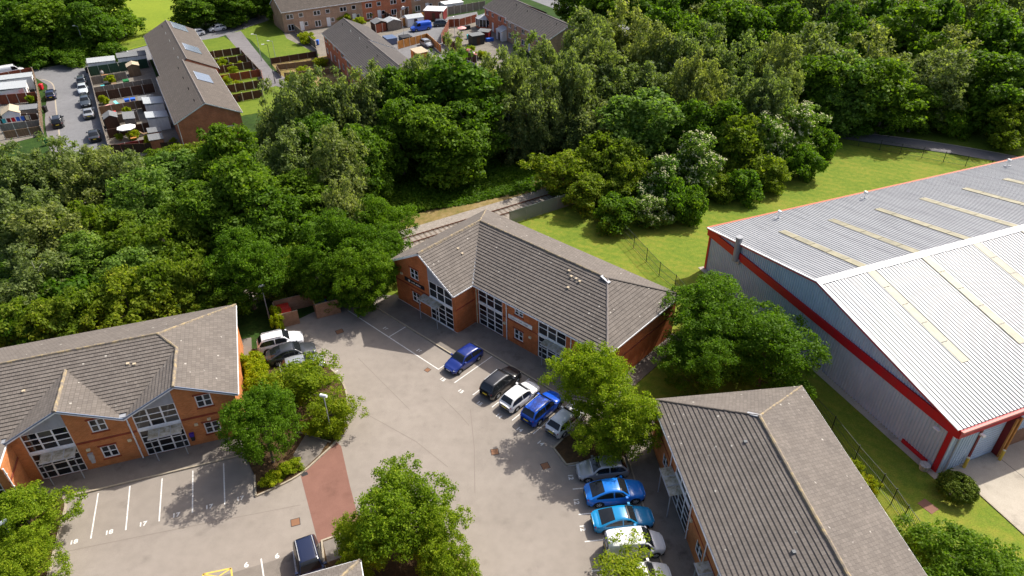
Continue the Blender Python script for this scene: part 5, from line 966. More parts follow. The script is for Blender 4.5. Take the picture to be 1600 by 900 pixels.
def crown(kind, h, r, base, nclump, nleaf, leaf, seed, shape='round', gap=.0, rc=(.55,1.1), flowers=0):
    g = np.random.default_rng(seed); cz = (h+base)/2; hz = (h-base)/2
    cen = []; subs = []
    K = 15 if shape == 'round' else 13 if shape == 'tall' else 12
    for k in range(K):
        d = unit(g.normal(size=3)+np.array([0,0,.25])); d[2] = max(d[2], -.75); f = g.uniform(.38,.78)
        if k == 0: d = np.array([g.normal()*.15, g.normal()*.15, 1.]); f = .68
        c = d*f; sr = g.uniform(.26,.46)
        if shape == 'tall': wz = 1-.35*max(0, c[2]); c = c*np.array([wz,wz,1.05]); sr = g.uniform(.24,.4)
        subs.append((c, sr, np.array([1,1,1.5]) if shape == 'tall' else np.array([1,1,.8])))
    subs.append((np.array([0,0,-.05]), .55, np.array([1,1,1.1])))
    if shape == 'dome': subs = [(np.zeros(3), 1.0, np.ones(3))]
    wts = np.array([q_[1]**2 for q_ in subs]); wts /= wts.sum()
    pts = []
    while len(pts) < nclump:
        c, sr, el = subs[g.choice(len(subs), p=wts)]; d = unit(g.normal(size=3)+np.array([0,0,.3])); f = g.uniform(.45,1.08)**.5 if shape != 'dome' else g.uniform(.94,1)
        p = c+d*sr*f*el
        if shape in ('bush','dome') and p[2] < -.85: continue
        pts.append((p, unit(d+c*.8), f))
    PA = np.array([q_[0] for q_ in pts]); ex = np.percentile(np.abs(PA[:,:2]), 98); zl, zh = np.percentile(PA[:,2], 1), PA[:,2].max()
    for p, d, f in pts:
        q = np.array([p[0]/ex*(r-rc[0]*.4), p[1]/ex*(r-rc[0]*.4), base+rc[0]*.5+(p[2]-zl)/(zh-zl)*(h-base-rc[0])])
        if q[2] < .15: q[2] = .15+g.random()*.3
        cen.append((q, d, f))
    Cs, Ns, Ts, FC_, FN_ = [], [], [], [], []
    for q, d, f in cen:
        R_ = g.uniform(*rc)*(1.0 if f > .75 else .8); nl_ = int(nleaf*(R_/np.mean(rc))**1.6)
        dd = unit(g.normal(size=(nl_,3))+np.array([0,0,.35])+d*.35)
        rad = g.uniform(.1,1.25,(nl_,1))**.7
        if shape == 'tall':      # hanging sprays
            P = q+dd*rad*R_*np.array([.75,.75,1.0]); P[:,2] -= np.abs(g.normal(size=nl_))*R_*.55
            N = unit(dd*np.array([1,1,.35])+g.normal(size=(nl_,3))*.8)
        else:
            P = q+dd*rad*R_*np.array([1,1,.72]); N = unit(dd*.9+np.array([0,0,.35])+g.normal(size=(nl_,3))*.75)
        ct = g.uniform(-.14,.16); Cs.append(P); Ns.append(N); Ts.append(np.clip(.42+ct+g.normal(size=nl_)*.17, 0, 1))
        if flowers and d[2] > -.1 and f > .7 and g.random() < flowers:
            k = g.integers(2,6); dq = unit(g.normal(size=(k,3))+d*1.2+np.array([0,0,.8])); FC_.append(q+dq*R_*1.06); FN_.append(unit(dq+np.array([0,0,.6])))
    C = np.concatenate(Cs); N = np.concatenate(Ns); T_ = np.concatenate(Ts)
    if gap: k = g.random(len(C)) > gap; C, N, T_ = C[k], N[k], T_[k]
    me = leafmesh('crown', C, N, leaf, T_, LEAF[kind], .62 if shape != 'tall' else .5, (0,0,-1) if shape == 'tall' else None)
    fm = None
    if FC_:
        fc = np.concatenate(FC_); fn = np.concatenate(FN_); k = len(fc)
        fc = np.repeat(fc,4,0)+g.normal(size=(k*4,3))*.09; fn = unit(np.repeat(fn,4,0)+g.normal(size=(k*4,3))*.3)
        fm = leafmesh('blossom', fc, fn, .085, np.ones(len(fc)), MT['flower'], .95)
    return me, cen, fm
def trunk(h, base, r, cen, seed, tr=.16, m='bark', nb=20, lean=.0):
    g = np.random.default_rng(seed+99); b = MB(); pts = []; n = 6; x = y = 0
    for i in range(n+1):
        z = (h*.78)*i/n; pts.append(Vector((x, y, z-.1 if i == 0 else z))); x += g.normal()*.07*h/10; y += g.normal()*.07*h/10
    for i in range(n): b.tube(pts[i], pts[i+1], tr*(1-.8*i/n)*(1.5 if i == 0 else 1), tr*(1-.8*(i+1)/n), 7, False)
    idx = g.permutation(len(cen))[:nb]
    for k in idx:
        q = Vector(cen[k][0]); z0 = max(base*.7, min(h*.7, q.z-math.hypot(q.x,q.y)*.7)); i = min(n-1, int(z0/(h*.78)*n)); s = pts[i].lerp(pts[i+1], .5); s.z = max(s.z, z0*.9)
        mid = s.lerp(q, .5)+Vector((0,0,.12*h/8)); rr = tr*.55*(1-.6*z0/h)
        b.tube(s, mid, rr, rr*.65, 5, False); b.tube(mid, q, rr*.65, rr*.2, 5, False)
    return b.mesh('trunk', MT[m], True)
PROTO = {}
def proto(key, kind, h, r, base, nclump, nleaf, leaf, seed, shape='round', tr=.16, m='bark', **kw):
    cm, cen, fm = crown(kind, h, r, base, nclump, nleaf, leaf, seed, shape, **kw)
    PROTO.setdefault(key, []).append((cm, trunk(h, base, r, cen, seed, tr, m), h, r, fm))
for s in range(4): proto('oak', 'oak', 12, 4.6, 1.0, 420, 42, .24, 10+s, rc=(.5,1.05), tr=.22)
for s in range(4): proto('birch', 'birch', 13, 3.3, 1.2, 330, 50, .2, 20+s, 'tall', rc=(.45,.95), m='birchbark', tr=.13)
for s in range(3): proto('ash', 'ash', 11, 4.5, .8, 380, 42, .23, 30+s, rc=(.45,1.0))
for s in range(4): proto('haw', 'haw', 6, 3.4, .1, 280, 46, .17, 40+s, 'bush', rc=(.35,.75), tr=.1)
for s in range(2): proto('elder', 'ash', 7, 3.4, .2, 260, 46, .18, 50+s, 'bush', rc=(.35,.8), tr=.1, flowers=.85)
for s in range(3): proto('shrub', 'shrub', 4, 3.0, .05, 80, 100, .2, 60+s, 'bush', rc=(.55,1.0), tr=.07)
for s in range(2): proto('maple', 'light', 7.5, 3.6, 1.0, 620, 62, .088, 70+s, rc=(.24,.58), gap=.04, tr=.13)
for s in range(3): proto('dmaple', 'deep', 7.5, 3.6, .8, 620, 62, .088, 80+s, rc=(.24,.58), gap=.04, tr=.13)
for s in range(2): proto('sapling', 'yellow', 5, 2.4, .4, 200, 60, .08, 85+s, rc=(.22,.5), gap=.1, tr=.07)
for s in range(3): proto('hedge', 'hedge', 2, 1.5, .05, 60, 110, .1, 90+s, 'bush', rc=(.3,.55), tr=.04)
proto('topiary', 'topiary', 1.7, 1.55, .1, 260, 60, .07, 95, 'dome', rc=(.16,.24), tr=.06)
PCOUNT = {}
def tree(key, x, y, h, r, label, group, name=None, rz=None):
    L = PROTO[key]; i = PCOUNT.get(key, 0); PCOUNT[key] = i+1; cm, tm, ph, pr, fm = L[i % len(L)]
    nm = name or {'oak':'broadleaf_tree','birch':'birch_tree','ash':'ash_tree','haw':'hawthorn_bush','elder':'elder_bush','shrub':'shrub','maple':'ornamental_tree','dmaple':'ornamental_tree','sapling':'young_tree','hedge':'hedge_shrub','topiary':'clipped_bush'}[key]
    t = thing(nm, label, 'bush' if key in ('haw','elder','shrub','hedge','topiary') else 'tree', (x,y,-.03), (i*2.399) % 6.283 if rz is None else rz, group)
    t.scale = (r/pr, r/pr, h/ph)
    link('crown', cm, t); link('trunk', tm, t)
    if fm: link('blossom', fm, t)
    return t
NOUN = {'oak':'dark leafy broadleaf tree','birch':'olive drooping birch','ash':'pale green ash tree','haw':'olive hawthorn bush','elder':'white flowering elder bush','shrub':'low dark green shrub','maple':'light green round tree','dmaple':'deep green round tree','sapling':'thin young tree','hedge':'yellow green hedge shrub'}
for zone, where in ZONES.items():
    cnt = {}
    for key, x, y, h, r in sorted(where[1], key=lambda t: t[1]/max(20, t[2])):
        i = cnt.get(key, 0); cnt[key] = i+1; tot = sum(1 for t in where[1] if t[0] == key)
        lab = f'{NOUN[key]} {where[0]}' if tot == 1 else f'{ordw(i)} {NOUN[key]} from the left {where[0]}'
        tree(key, x, y, h, r, lab, zone)
for key, x, y, h, r, lab in SINGLE: tree(key, x, y, h, r, lab, None)
# undergrowth: a mass of low leaves nobody could count
def scatter(name, poly, n, hmax, leaf, kind, label, cat, tall=1.0):
    P = np.array(poly); lo, hi = P.min(0), P.max(0); pts = []
    X = rng.uniform(lo, hi, (n*4,2)); ins = np.zeros(len(X), bool); j = len(P)-1
    for i in range(len(P)):
        c = ((P[i,1] > X[:,1]) != (P[j,1] > X[:,1])) & (X[:,0] < (P[j,0]-P[i,0])*(X[:,1]-P[i,1])/(P[j,1]-P[i,1]+1e-12)+P[i,0]); ins ^= c; j = i
    X = X[ins][:n]; nz = np.zeros(len(X))
    for k in range(6):
        f = rng.normal(size=2)*(.12*1.6**k); nz += np.sin(X@f+rng.uniform(0,6))/(1+k)
    Z = hmax*np.clip(.45+.22*nz, .05, 1)*rng.uniform(.25,1,len(X))
    C = np.column_stack([X, Z]); N = unit(rng.normal(size=(len(X),3))*.55+np.array([0,0,1])); T = np.clip(.4+.12*nz+rng.normal(size=len(X))*.16, 0, 1)
    o = link(name, leafmesh(name, C, N, leaf, T, LEAF[kind]), None, 'stuff'); o['label'] = label; o['category'] = cat
    return o
scatter('undergrowth', UNDER[0], 42000, 1.1, .26, 'shrub', 'nettles and brambles covering the ground under the tree belt', 'undergrowth')
scatter('undergrowth', UNDER[1], 26000, .9, .2, 'shrub', 'bright green undergrowth along the dry verge of the railway', 'undergrowth')
scatter('undergrowth', UNDER[2], 14000, 1.0, .34, 'shrub', 'shaded undergrowth below the trees at upper right', 'undergrowth')
# ------------------------------------------------------------------ vehicles
def lerp_tab(tab, x, sm=True):
    for (x0, a), (x1, b) in zip(tab[:-1], tab[1:]):
        if x0 <= x <= x1:
            t = (x-x0)/(x1-x0); t = t*t*(3-2*t) if sm else t
            return a+(b-a)*t
    return tab[0][1] if x < tab[0][0] else tab[-1][1]
CT = dict(  # L, W, H, belt, x fractions of windscreen foot/top, roof rear, rear glass foot; nose/bonnet heights; tail
    hatch=dict(L=4.2, W=1.79, H=1.48, zb=.93, xs=(.27,.43,.85,.975), nose=.62, bon=.94, tail=.93, wr=.31),
    suv=dict(L=4.5, W=1.86, H=1.66, zb=1.04, xs=(.27,.42,.88,.985), nose=.74, bon=1.06, tail=1.02, wr=.35, rails=True),
    coupe=dict(L=4.72, W=1.9, H=1.58, zb=1.0, xs=(.28,.44,.70,.965), nose=.72, bon=1.02, tail=1.0, wr=.36),
    saloon=dict(L=4.6, W=1.83, H=1.43, zb=.92, xs=(.29,.44,.70,.88), nose=.62, bon=.93, tail=.95, wr=.32),
    fastback=dict(L=4.7, W=1.84, H=1.41, zb=.90, xs=(.29,.45,.66,.94), nose=.60, bon=.91, tail=.93, wr=.33),
    estate=dict(L=4.65, W=1.83, H=1.5, zb=.94, xs=(.28,.43,.88,.98), nose=.64, bon=.95, tail=.95, wr=.32, rails=True),
    smallvan=dict(L=4.4, W=1.83, H=1.83, zb=1.05, xs=(.20,.37,.97,.995), nose=.72, bon=1.06, tail=1.05, wr=.32, van=True),
    van=dict(L=5.1, W=1.95, H=1.97, zb=1.12, xs=(.15,.31,.97,.995), nose=.8, bon=1.12, tail=1.1, wr=.34, van=True))
CM = {}
def car_parts(kind):
    if kind in CM: return CM[kind]
    p = CT[kind]; L, W, H, zb = p['L'], p['W'], p['H'], p['zb']; xa, xb, xc, xd = [f*L for f in p['xs']]; hw = W/2; wr = p['wr']; wx = (.185*L, .80*L)
    width = lambda x: hw*lerp_tab([(0,.60),(.02*L,.76),(.05*L,.87),(.11*L,.945),(.2*L,.985),(.5*L,1.0),(.82*L,.985),(.92*L,.94),(.975*L,.86),(L,.70)], x)
    ztop = lambda x: lerp_tab([(0,p['nose']),(.045*L,p['nose']+.12),(xa,p['bon']),(xd,p['tail']),(L*.985,p['tail']-.03),(L,p['tail']-.12)], x)
    def low(x):
        z = .2
        if x < .03*L or x > .97*L: z = .3
        for c in wx:
            d = abs(x-c); ra = wr+.06
            if d < ra: z = max(z, wr+math.sqrt(ra*ra-d*d)*.96)
        return z
    xs = sorted({*[L*i/44 for i in range(45)], *[c+s*(wr+.06)*k for c in wx for s in (-1,1) for k in (.999,.9,.7,.4)]})
    b = MB(); rows = []
    for x in xs:
        w = width(x); zt = ztop(x); zl = low(x); zs = zt-.08
        sec = [(w*.93,zl),(w*.985,max(zl,.42)),(w*1.0,max(zl+.01,.58)),(w*.985,max(zl+.02,zs-.1)),(w*.945,zs+.02),(w*.86,zt-.012),(w*.5,zt+.02),(0,zt+.032)]
        full = [(y,z) for y,z in sec]+[(-y,z) for y,z in sec[-2::-1]]
        rows.append([len(b.v)+i for i in range(len(full))]); b.v += [(L/2-x, y, z) for y, z in full]
    for r0, r1 in zip(rows[:-1], rows[1:]):
        for i in range(len(r0)-1): b.f.append((r0[i], r0[i+1], r1[i+1], r1[i]))
    b.f.append(tuple(rows[0])); b.f.append(tuple(rows[-1][::-1]))
    # cabin
    kn = [(xa,zb+.0),(xa+(xb-xa)*.8,zb+(H-zb)*.84),(xb,H-.075),(xb+.18,H-.03),((xb+xc)/2,H),(xc-.25,H-.035),(xc,H-.085),(xc+(xd-xc)*.3,H-.085-(H-zb)*.2),(xd,zb+.0)]
    ct = lambda x: lerp_tab(kn, x, False)
    rw = .70 if not p.get('van') else .84
    def cw(x, z):
        k = max(0, min(1, (z-zb)/(H-zb))); return width(x)*(.95-(.95-rw)*k)
    rows = []; cx = sorted({xa+(xd-xa)*i/30 for i in range(31)}|{xa,xb,xc,xd})
    for x in cx:
        zt = ct(x); wt = cw(x, zt); wb_ = cw(x, zb-.02)
        sec = [(wb_,zb-.05),((wb_*.55+wt*.45),zb+(zt-zb)*.45),(wt,max(zb-.04,zt-.05)),(wt*.93,zt-.008),(wt*.6,zt+.012),(0,zt+.018)]
        full = sec+[(-y,z) for y,z in sec[-2::-1]]; rows.append([len(b.v)+i for i in range(len(full))]); b.v += [(L/2-x, y, z) for y, z in full]
    for r0, r1 in zip(rows[:-1], rows[1:]):
        for i in range(len(r0)-1): b.f.append((r0[i], r0[i+1], r1[i+1], r1[i]))
    body = b.mesh('body', None, True); body.materials.append(MT['white'])
    parts = [('body', body, None)]
    def top_glass(x0, x1, n=7, m=7, inset=.9):
        g = MB()
        for i in range(n+1):
            x = x0+(x1-x0)*i/n; z = ct(x); w = cw(x, z)*inset
            for j in range(m+1): y = w*(2*j/m-1); g.v.append((L/2-x+(.012 if x < (xb+xc)/2 else -.012), y, z+.018+.012-.02*(abs(y)/max(w,.01))**3))
        for i in range(n):
            for j in range(m): a = i*(m+1)+j; g.f.append((a, a+1, a+m+2, a+m+1))
        return g
    parts.append(('windscreen', top_glass(xa+.10, xb+.02).mesh('windscreen', MT['carglass'], True), None))
    if not p.get('van'): parts.append(('rear_window', top_glass(xc-.0, xd-(xd-xc)*.22, inset=.86).mesh('rear_window', MT['carglass'], True), None))
    else: parts.append(('rear_window', MB().box(-L/2-.004,-L/2+.02,-hw*.62,-.05,zb+.15,H-.25).box(-L/2-.004,-L/2+.02,.05,hw*.62,zb+.15,H-.25).mesh('rear_window', MT['carglass']), None))
    def side_glass(x0, x1, s, n=9):
        g = MB(); k = 0
        for i in range(n+1):
            x = x0+(x1-x0)*i/n; zt = min(H-.11, ct(x)-.09); z0 = zb+.03; zt = max(zt, z0+.005)
            for z in (z0, (z0+zt)/2, zt):
                y = cw(x, zb-.02); t = cw(x, ct(x)); kk = (z-zb)/(max(.05, ct(x)-zb)); yy = y+(t-y)*min(1, max(0, kk)); yb = (y*.55+t*.45)
                g.v.append((L/2-x, s*(yy+.012+.006), z))
        for i in range(n):
            for j in range(2): a = 3*i+j; g.f.append((a, a+3, a+4, a+1) if s > 0 else (a+1, a+4, a+3, a))
        return g
    mid = xb+(xc-xb)*.42 if not p.get('van') else xb+.62
    for s in (-1, 1):
        parts.append(('side_window', side_glass(xa+.28, mid-.05, s).mesh('side_window', MT['carglass'], True), None))
        if not p.get('van'): parts.append(('side_window', side_glass(mid+.05, min(xd-.18, xc+(xd-xc)*.55), s).mesh('side_window', MT['carglass'], True), None))
    tyre = MB(); n = 20
    for i in range(n):
        a0, a1 = 2*math.pi*i/n, 2*math.pi*(i+1)/n
        pr = [(wr*.62,.09),(wr*.92,.1),(wr,.06),(wr,-.06),(wr*.92,-.1),(wr*.62,-.09)]
        for (r0, y0), (r1, y1) in zip(pr[:-1], pr[1:]): tyre.quad((r0*math.cos(a0),y0,r0*math.sin(a0)), (r1*math.cos(a0),y1,r1*math.sin(a0)), (r1*math.cos(a1),y1,r1*math.sin(a1)), (r0*math.cos(a1),y0,r0*math.sin(a1)))
    tm = tyre.mesh('tyre', MT['tyre'], True); rim = MB()
    for sy in (.085, -.085):
        rim.add([(wr*.18*math.cos(2*math.pi*k/8), sy, wr*.18*math.sin(2*math.pi*k/8)) for k in range(8)], [tuple(range(8))])
        for k in range(5):
            a = 2*math.pi*k/5; d = Vector((math.cos(a),0,math.sin(a))); rim.beam(d*wr*.1+Vector((0,sy*.9,0)), d*wr*.6+Vector((0,sy*.9,0)), .07, .03, (0,1,0))
        for k in range(16):
            a, c = 2*math.pi*k/16, 2*math.pi*(k+1)/16; rim.quad((wr*.56*math.cos(a),sy*.9,wr*.56*math.sin(a)), (wr*.56*math.cos(c),sy*.9,wr*.56*math.sin(c)), (wr*.65*math.cos(c),sy,wr*.65*math.sin(c)), (wr*.65*math.cos(a),sy,wr*.65*math.sin(a)))
    rm_ = rim.mesh('rim', MT['rim'])
    CM[kind] = (parts, tm, rm_, dict(p=p, L=L, hw=hw, wr=wr, wx=wx, H=H, zb=zb, xs=(xa,xb,xc,xd), cw=cw, ct=ct, width=width, ztop=ztop)); 
    d = CM[kind][3]; q = {}
    def patch(x, y0, y1, z0, z1, front):
        X = (L/2-x)*1.0; return X
    for nm, m_, x, y, z, sx, sy, sz in (('headlight','lens',.045*L,.66,p['nose']+.01,.12,.17,.07), ('taillight','redlight',.978*L,.74,p['tail']-.13,.05,.10,.085)):
        for s in (-1, 1):
            g = MB(); cxx = L/2-x
            for i in range(5):
                for j in range(7):
                    u, v = math.pi*(i/4-.5), 2*math.pi*j/7; g.v.append((cxx+sx*math.cos(u)*math.cos(v), s*hw*y+sy*math.cos(u)*math.sin(v), z+sz*math.sin(u)))
            for i in range(4):
                for j in range(7): g.f.append((i*7+j, i*7+(j+1) % 7, (i+1)*7+(j+1) % 7, (i+1)*7+j))
            parts.append((nm, g.mesh(nm, MT[m_], True), None))
    parts.append(('grille', MB().box(L/2-.04,L/2+.012,-hw*.45,hw*.45,.36,p['nose']-.12).mesh('grille', MT['black']), None))
    parts.append(('bumper', MB().box(-L/2-.012,-L/2+.06,-hw*.7,hw*.7,.32,.48).mesh('bumper', MT['dark']), None))
    parts.append(('number_plate', MB().box(L/2+.005,L/2+.02,-.26,.26,.46,.57).mesh('number_plate', MT['paint']), None))
    parts.append(('number_plate', MB().box(-L/2-.02,-L/2-.005,-.26,.26,p['tail']-.33,p['tail']-.22).mesh('number_plate', MT['plate']), None))
    for s in (-1, 1):
        x = xa+.32; g = MB(); g.add([(L/2-x+a*.09, s*(hw*.97+.1+b_*.11), zb+.08+c*.075) for a in (-1,1) for b_ in (-1,1) for c in (-1,1)], [(0,1,3,2),(4,6,7,5),(0,4,5,1),(2,3,7,6),(0,2,6,4),(1,5,7,3)])
        parts.append(('wing_mirror', g.mesh('wing_mirror', None), 'paint'))
        if p.get('rails'): parts.append(('roof_rail', MB().beam((L/2-xb-.15, s*cw(xb,H)*.94, H+.03), (L/2-xc+.1, s*cw(xc,H)*.94, H+.02), .045, .05).mesh('roof_rail', MT['steel']), None))
    parts.append(('underbody', MB().box(-L/2+.15,L/2-.15,-hw*.84,hw*.84,.17,.5).mesh('underbody', MT['black']), None))
    return CM[kind]
PAINT = {}
def paint(name, c, metal=.0, rough=.28):
    M = mat('car_paint_'+name, c, rough, metal, .5); M.node_tree.nodes['Principled BSDF'].inputs['Coat Weight'].default_value = .7; M.node_tree.nodes['Principled BSDF'].inputs['Coat Roughness'].default_value = .06
    PAINT[name] = M
for a in (('white',(.72,.72,.73)),('black',(.012,.012,.014)),('navy',(.006,.022,.17)),('blue',(.006,.08,.52)),('bright',(.006,.17,.62)),('teal',(.006,.22,.47)),('silver',(.36,.375,.39),.4),('pale',(.52,.56,.58),.1),('grey',(.05,.054,.06),.3),('darkblue',(.012,.018,.05)),('red',(.35,.015,.015)),('slate',(.06,.075,.09),.3),('charcoal',(.03,.032,.036),.2)): paint(*a)
def car(kind, col, xy, rz, label, group=None, name=None):
    parts, tm, rm_, d = car_parts(kind); t = thing(name or ('parked_van' if 'van' in kind else 'parked_car'), label, 'van' if 'van' in kind else 'car', (*xy, .0), rz, group)
    for nm, me, pm in parts:
        if not me.materials: me.materials.append(MT['white'])
        o = link(nm, me, t)
        if nm == 'body' or pm == 'paint': o.material_slots[0].link = 'OBJECT'; o.material_slots[0].material = PAINT[col]
    for x in d['wx']:
        for s in (-1, 1):
            w = link('wheel', tm, t, None, (d['L']/2-x, s*(d['hw']-.12), d['wr'])); link('rim', rm_, w)
    return t
def cdir(a, b): return math.atan2(b[1]-a[1], b[0]-a[0])
GB = 'cars in the bays of the centre office'; fa = FB[1]
nb, sb_ = fa+R(90), fa-R(90)                     # heading towards the building / away from it
car('hatch','navy', loc2w(FB, 3.62, -5.55), sb_, 'dark blue hatchback parked nose out in front of the centre office', GB)
car('suv','black', loc2w(FB, 8.65, -5.6), nb+R(2), 'black car parked nose in between the blue hatchback and the white hatchback', GB)
car('hatch','white', loc2w(FB, 11.2, -5.75), nb+R(-1), 'white hatchback parked between the black and the royal blue car', GB)
car('suv','blue', loc2w(FB, 13.75, -5.6), nb+R(1), 'royal blue estate car next to the white hatchback', GB)
car('hatch','white', loc2w(FB, 16.3, -5.35), nb, 'white hatchback half hidden under the light green tree', GB)
GC = 'cars in the bays of the lower right office'
car('hatch','silver', loc2w(FC, 2.85, -4.55), FC[1]+R(-90), 'silver grey hatchback parked under the light green tree', GC)
car('coupe','bright', loc2w(FC, 5.35, -4.1), FC[1]+R(90), 'bright blue car parked beside the silver one', GC)
car('fastback','teal', loc2w(FC, 7.85, -4.05), FC[1]+R(90), 'turquoise fastback car parked next to the white van', GC)
car('smallvan','white', loc2w(FC, 10.25, -3.75), FC[1]+R(90), 'small white van at the lower right office', GC)
car('hatch','white', loc2w(FC, 12.8, -3.9), FC[1]+R(90), 'white car hidden under the sparse tree at the bottom edge', GC)
a_ = FA[1]+R(-4)
car('suv','white', (-23.61, 56.71), R(21), 'white sport utility car beside the bin store')
car('coupe','grey', (-22.04, 54.86), R(21), 'dark grey car parked next to the white sport utility car')
car('hatch','silver', (-20.54, 53.09), R(21), 'silver car hidden behind the island tree')
car('suv','darkblue', (-14.82, 31.04), FA[1]+R(-84), 'dark navy car at the bottom edge beside the bay marked six')
st = FT1[1]; GS = 'cars parked along the estate street'
for kind, col, p, dr, lab in (('suv','slate',(-84.41, 139.86),0,'dark grey boxy car at the top of the street row'), ('hatch','pale',(-81.77, 134.93),180,'pale silver car behind the boxy grey car in the street row'), ('hatch','slate',(-78.04, 128.22),180,'dark grey car in the middle of the street row'), ('saloon','silver',(-74.63, 122.34),0,'silver saloon at the near end of the street row'), ('saloon','charcoal',(-68.75, 112.06),0,'black saloon parked alone near the dark brown fence'), ('hatch','darkblue',(-86.55, 132.32),0,'dark blue hatchback by the street corner at the left'), ('suv','black',(-78.01, 118.28),0,'black car with yellow rear plate beside the walking person')):
    car(kind, col, p, st+R(dr), lab, GS)
ru_ = R(32)
for kind, col, p, rz, lab in (('van','white',(-102.07, 146.17),R(35),'white van behind the gardens at the left edge'), ('suv','silver',(-85.75, 158.47),R(35),'white and yellow marked car on the road behind the green fence'), ('hatch','white',(-73.97, 173.51),R(-140),'white car half hidden behind the far end house'), ('hatch','white',(-70.22, 177.76),R(-142),'white hatchback on the road beside the estate green'), ('van','blue',(-20.81, 175.60),R(30+180),'blue van parked in the cul-de-sac'), ('estate','slate',(-15.87, 179.35),R(14),'grey green estate car next to the blue van'), ('hatch','silver',(-18.24, 162.25),R(-58),'silver hatchback in front of the orange fence of the cul-de-sac'), ('hatch','red',(-8.29, 153.69),R(-52),'red car half hidden by the birches at the cul-de-sac'), ('hatch','navy',(-32.30, 203.10),R(30),'dark car at the top edge in the gardens')):
    car(kind, col, p, rz, lab, 'cars on the estate roads')
# ------------------------------------------------------------------ lamps, bins, fences and people
def lamp(xy, h, label, rz=0, head='box', group='lamp posts of the car park', m='steel'):
    t = thing('lamp_post', label, 'lamp post', (*xy, -.02), rz, group)
    MB().tube((0,0,0), (0,0,.9), .085, .08, 10).tube((0,0,.9), (0,0,h), .055, .04, 10).build('pole', MT[m], t)
    if head == 'box': MB().tube((-.3,0,h), (.32,0,h+.05), .15, .13, 12).build('lantern', MT['white'], t)
    else:
        MB().tube((0,0,h-.02), (.7,0,h+.12), .035).build('arm', MT[m], t); MB().box(.55,1.05,-.12,.12,h+.05,h+.17).build('lantern', MT['paint'], t)
lamp((-15.97, 44.25), 4.7, 'grey lamp post with white head on the island by the red ramp', R(-20))
lamp((-26.16, 61.53), 4.2, 'grey lamp post beside the bin store', R(20))
lamp((-35.87, 32.02), 4.6, 'lamp post with white head in the tree at the lower left', R(40))
for p, h, lab, rz in (((-90.86, 155.96),7,'street lamp beside the road at the top left',170), ((-74.65, 182.07),7,'street lamp in front of the dark trees beside the meadow',200), ((-52.66, 153.18),5.5,'pale street lamp on the estate green',190), ((-49.12, 151.69),4.5,'short lamp on the grass by the black picket fence',190)):
    lamp(p, h, lab, R(rz), 'arm', 'street lamps on the estate', 'steel')
lamp((-45.91, 138.50), 7.5, 'dark street lamp where the footpath forks', R(200), 'arm', 'street lamps on the estate', 'dark')
lamp((-11.66, 159.95), 6.5, 'thin street lamp at the curve of the cul-de-sac', R(100), 'arm', 'street lamps on the estate')
lamp((-24.27, 169.75), 6.5, 'thin street lamp in front of the blue van', R(60), 'arm', 'street lamps on the estate')
# bin store
bs = thing('bin_store', 'brown walled bin store at the corner of the car park under the trees', 'bin store', (*(-22.33, 60.76), 0), R(24))
for x0, x1, y0, y1, z in ((-2.4,-.35,-.1,.06,1.7),(1.6,3.9,-.1,.06,1.8),(-2.55,-2.4,-.1,2.7,1.6),(3.9,4.05,-.1,2.7,1.6),(-2.4,3.9,2.6,2.75,1.7),(1.5,1.6,-.1,2.6,1.7)): MB().box(x0,x1,y0,y1,0,z).build('wall', MT['wallbrick'], bs)
def wheelie(xy, col, label, s=1.0, rz=0, group=None, big=False):
    t = thing('waste_bin', label, 'bin', (*xy, .02), rz, group); w, d, h = (.62,.5,1.15) if big else (.29,.36,1.0)
    MB().add([(-w*.8,-d*.8,.08),(w*.8,-d*.8,.08),(w*.8,d*.8,.08),(-w*.8,d*.8,.08),(-w,-d,h),(w,-d,h),(w,d,h),(-w,d,h)], [(3,2,1,0),(4,5,6,7),(0,1,5,4),(1,2,6,5),(2,3,7,6),(3,0,4,7)]).build('bin_body', MT[col], t)
    MB().add([(-w-.03,-d-.03,h),(w+.03,-d-.03,h),(w+.03,d+.03,h+.04),(-w-.03,d+.03,h+.04),(-w*.8,-d*.7,h+.12),(w*.8,-d*.7,h+.12),(w*.8,d*.7,h+.14),(-w*.8,d*.7,h+.14)], [(4,5,6,7),(0,1,5,4),(1,2,6,5),(2,3,7,6),(3,0,4,7)]).build('lid', MT[col], t)
    for x in (-w*.8, w*.8): MB().tube((x-.03,d*.75,.1), (x+.03,d*.75,.1), .1, n=10).build('wheel', MT['black'], t)
    return t
bl = lambda x, y: ((-22.33, 60.76)[0]+x*math.cos(R(24))-y*math.sin(R(24)), (-22.33, 60.76)[1]+x*math.sin(R(24))+y*math.cos(R(24)))
wheelie(bl(-1.5,1.0), 'redbin', 'red wheeled bin in the bin store nearest the clipped shrub', rz=R(24), big=True, group='bins in the store')
wheelie(bl(-1.6,2.05), 'redbin', 'second red wheeled bin at the back of the bin store', rz=R(24), big=True, group='bins in the store')
wheelie(bl(2.3,1.1), 'blue', 'blue wheeled bin at the right of the bin store', rz=R(24), big=True, group='bins in the store')
wheelie(bl(2.4,2.1), 'redbin', 'red wheeled bin behind the blue one in the bin store', rz=R(24), big=True, group='bins in the store')
t = thing('stone_planter', 'pale stone block at the right end of the bin store', 'block', (*(-19.95, 62.53), 0), R(30)); MB().add([(-.6,-.35,0),(.6,-.4,0),(.65,.35,0),(-.55,.4,0),(-.5,-.3,.55),(.5,-.3,.62),(.52,.28,.58),(-.45,.32,.5)], [(3,2,1,0),(4,5,6,7),(0,1,5,4),(1,2,6,5),(2,3,7,6),(3,0,4,7)]).build('block', MT['wallbrick'], t)
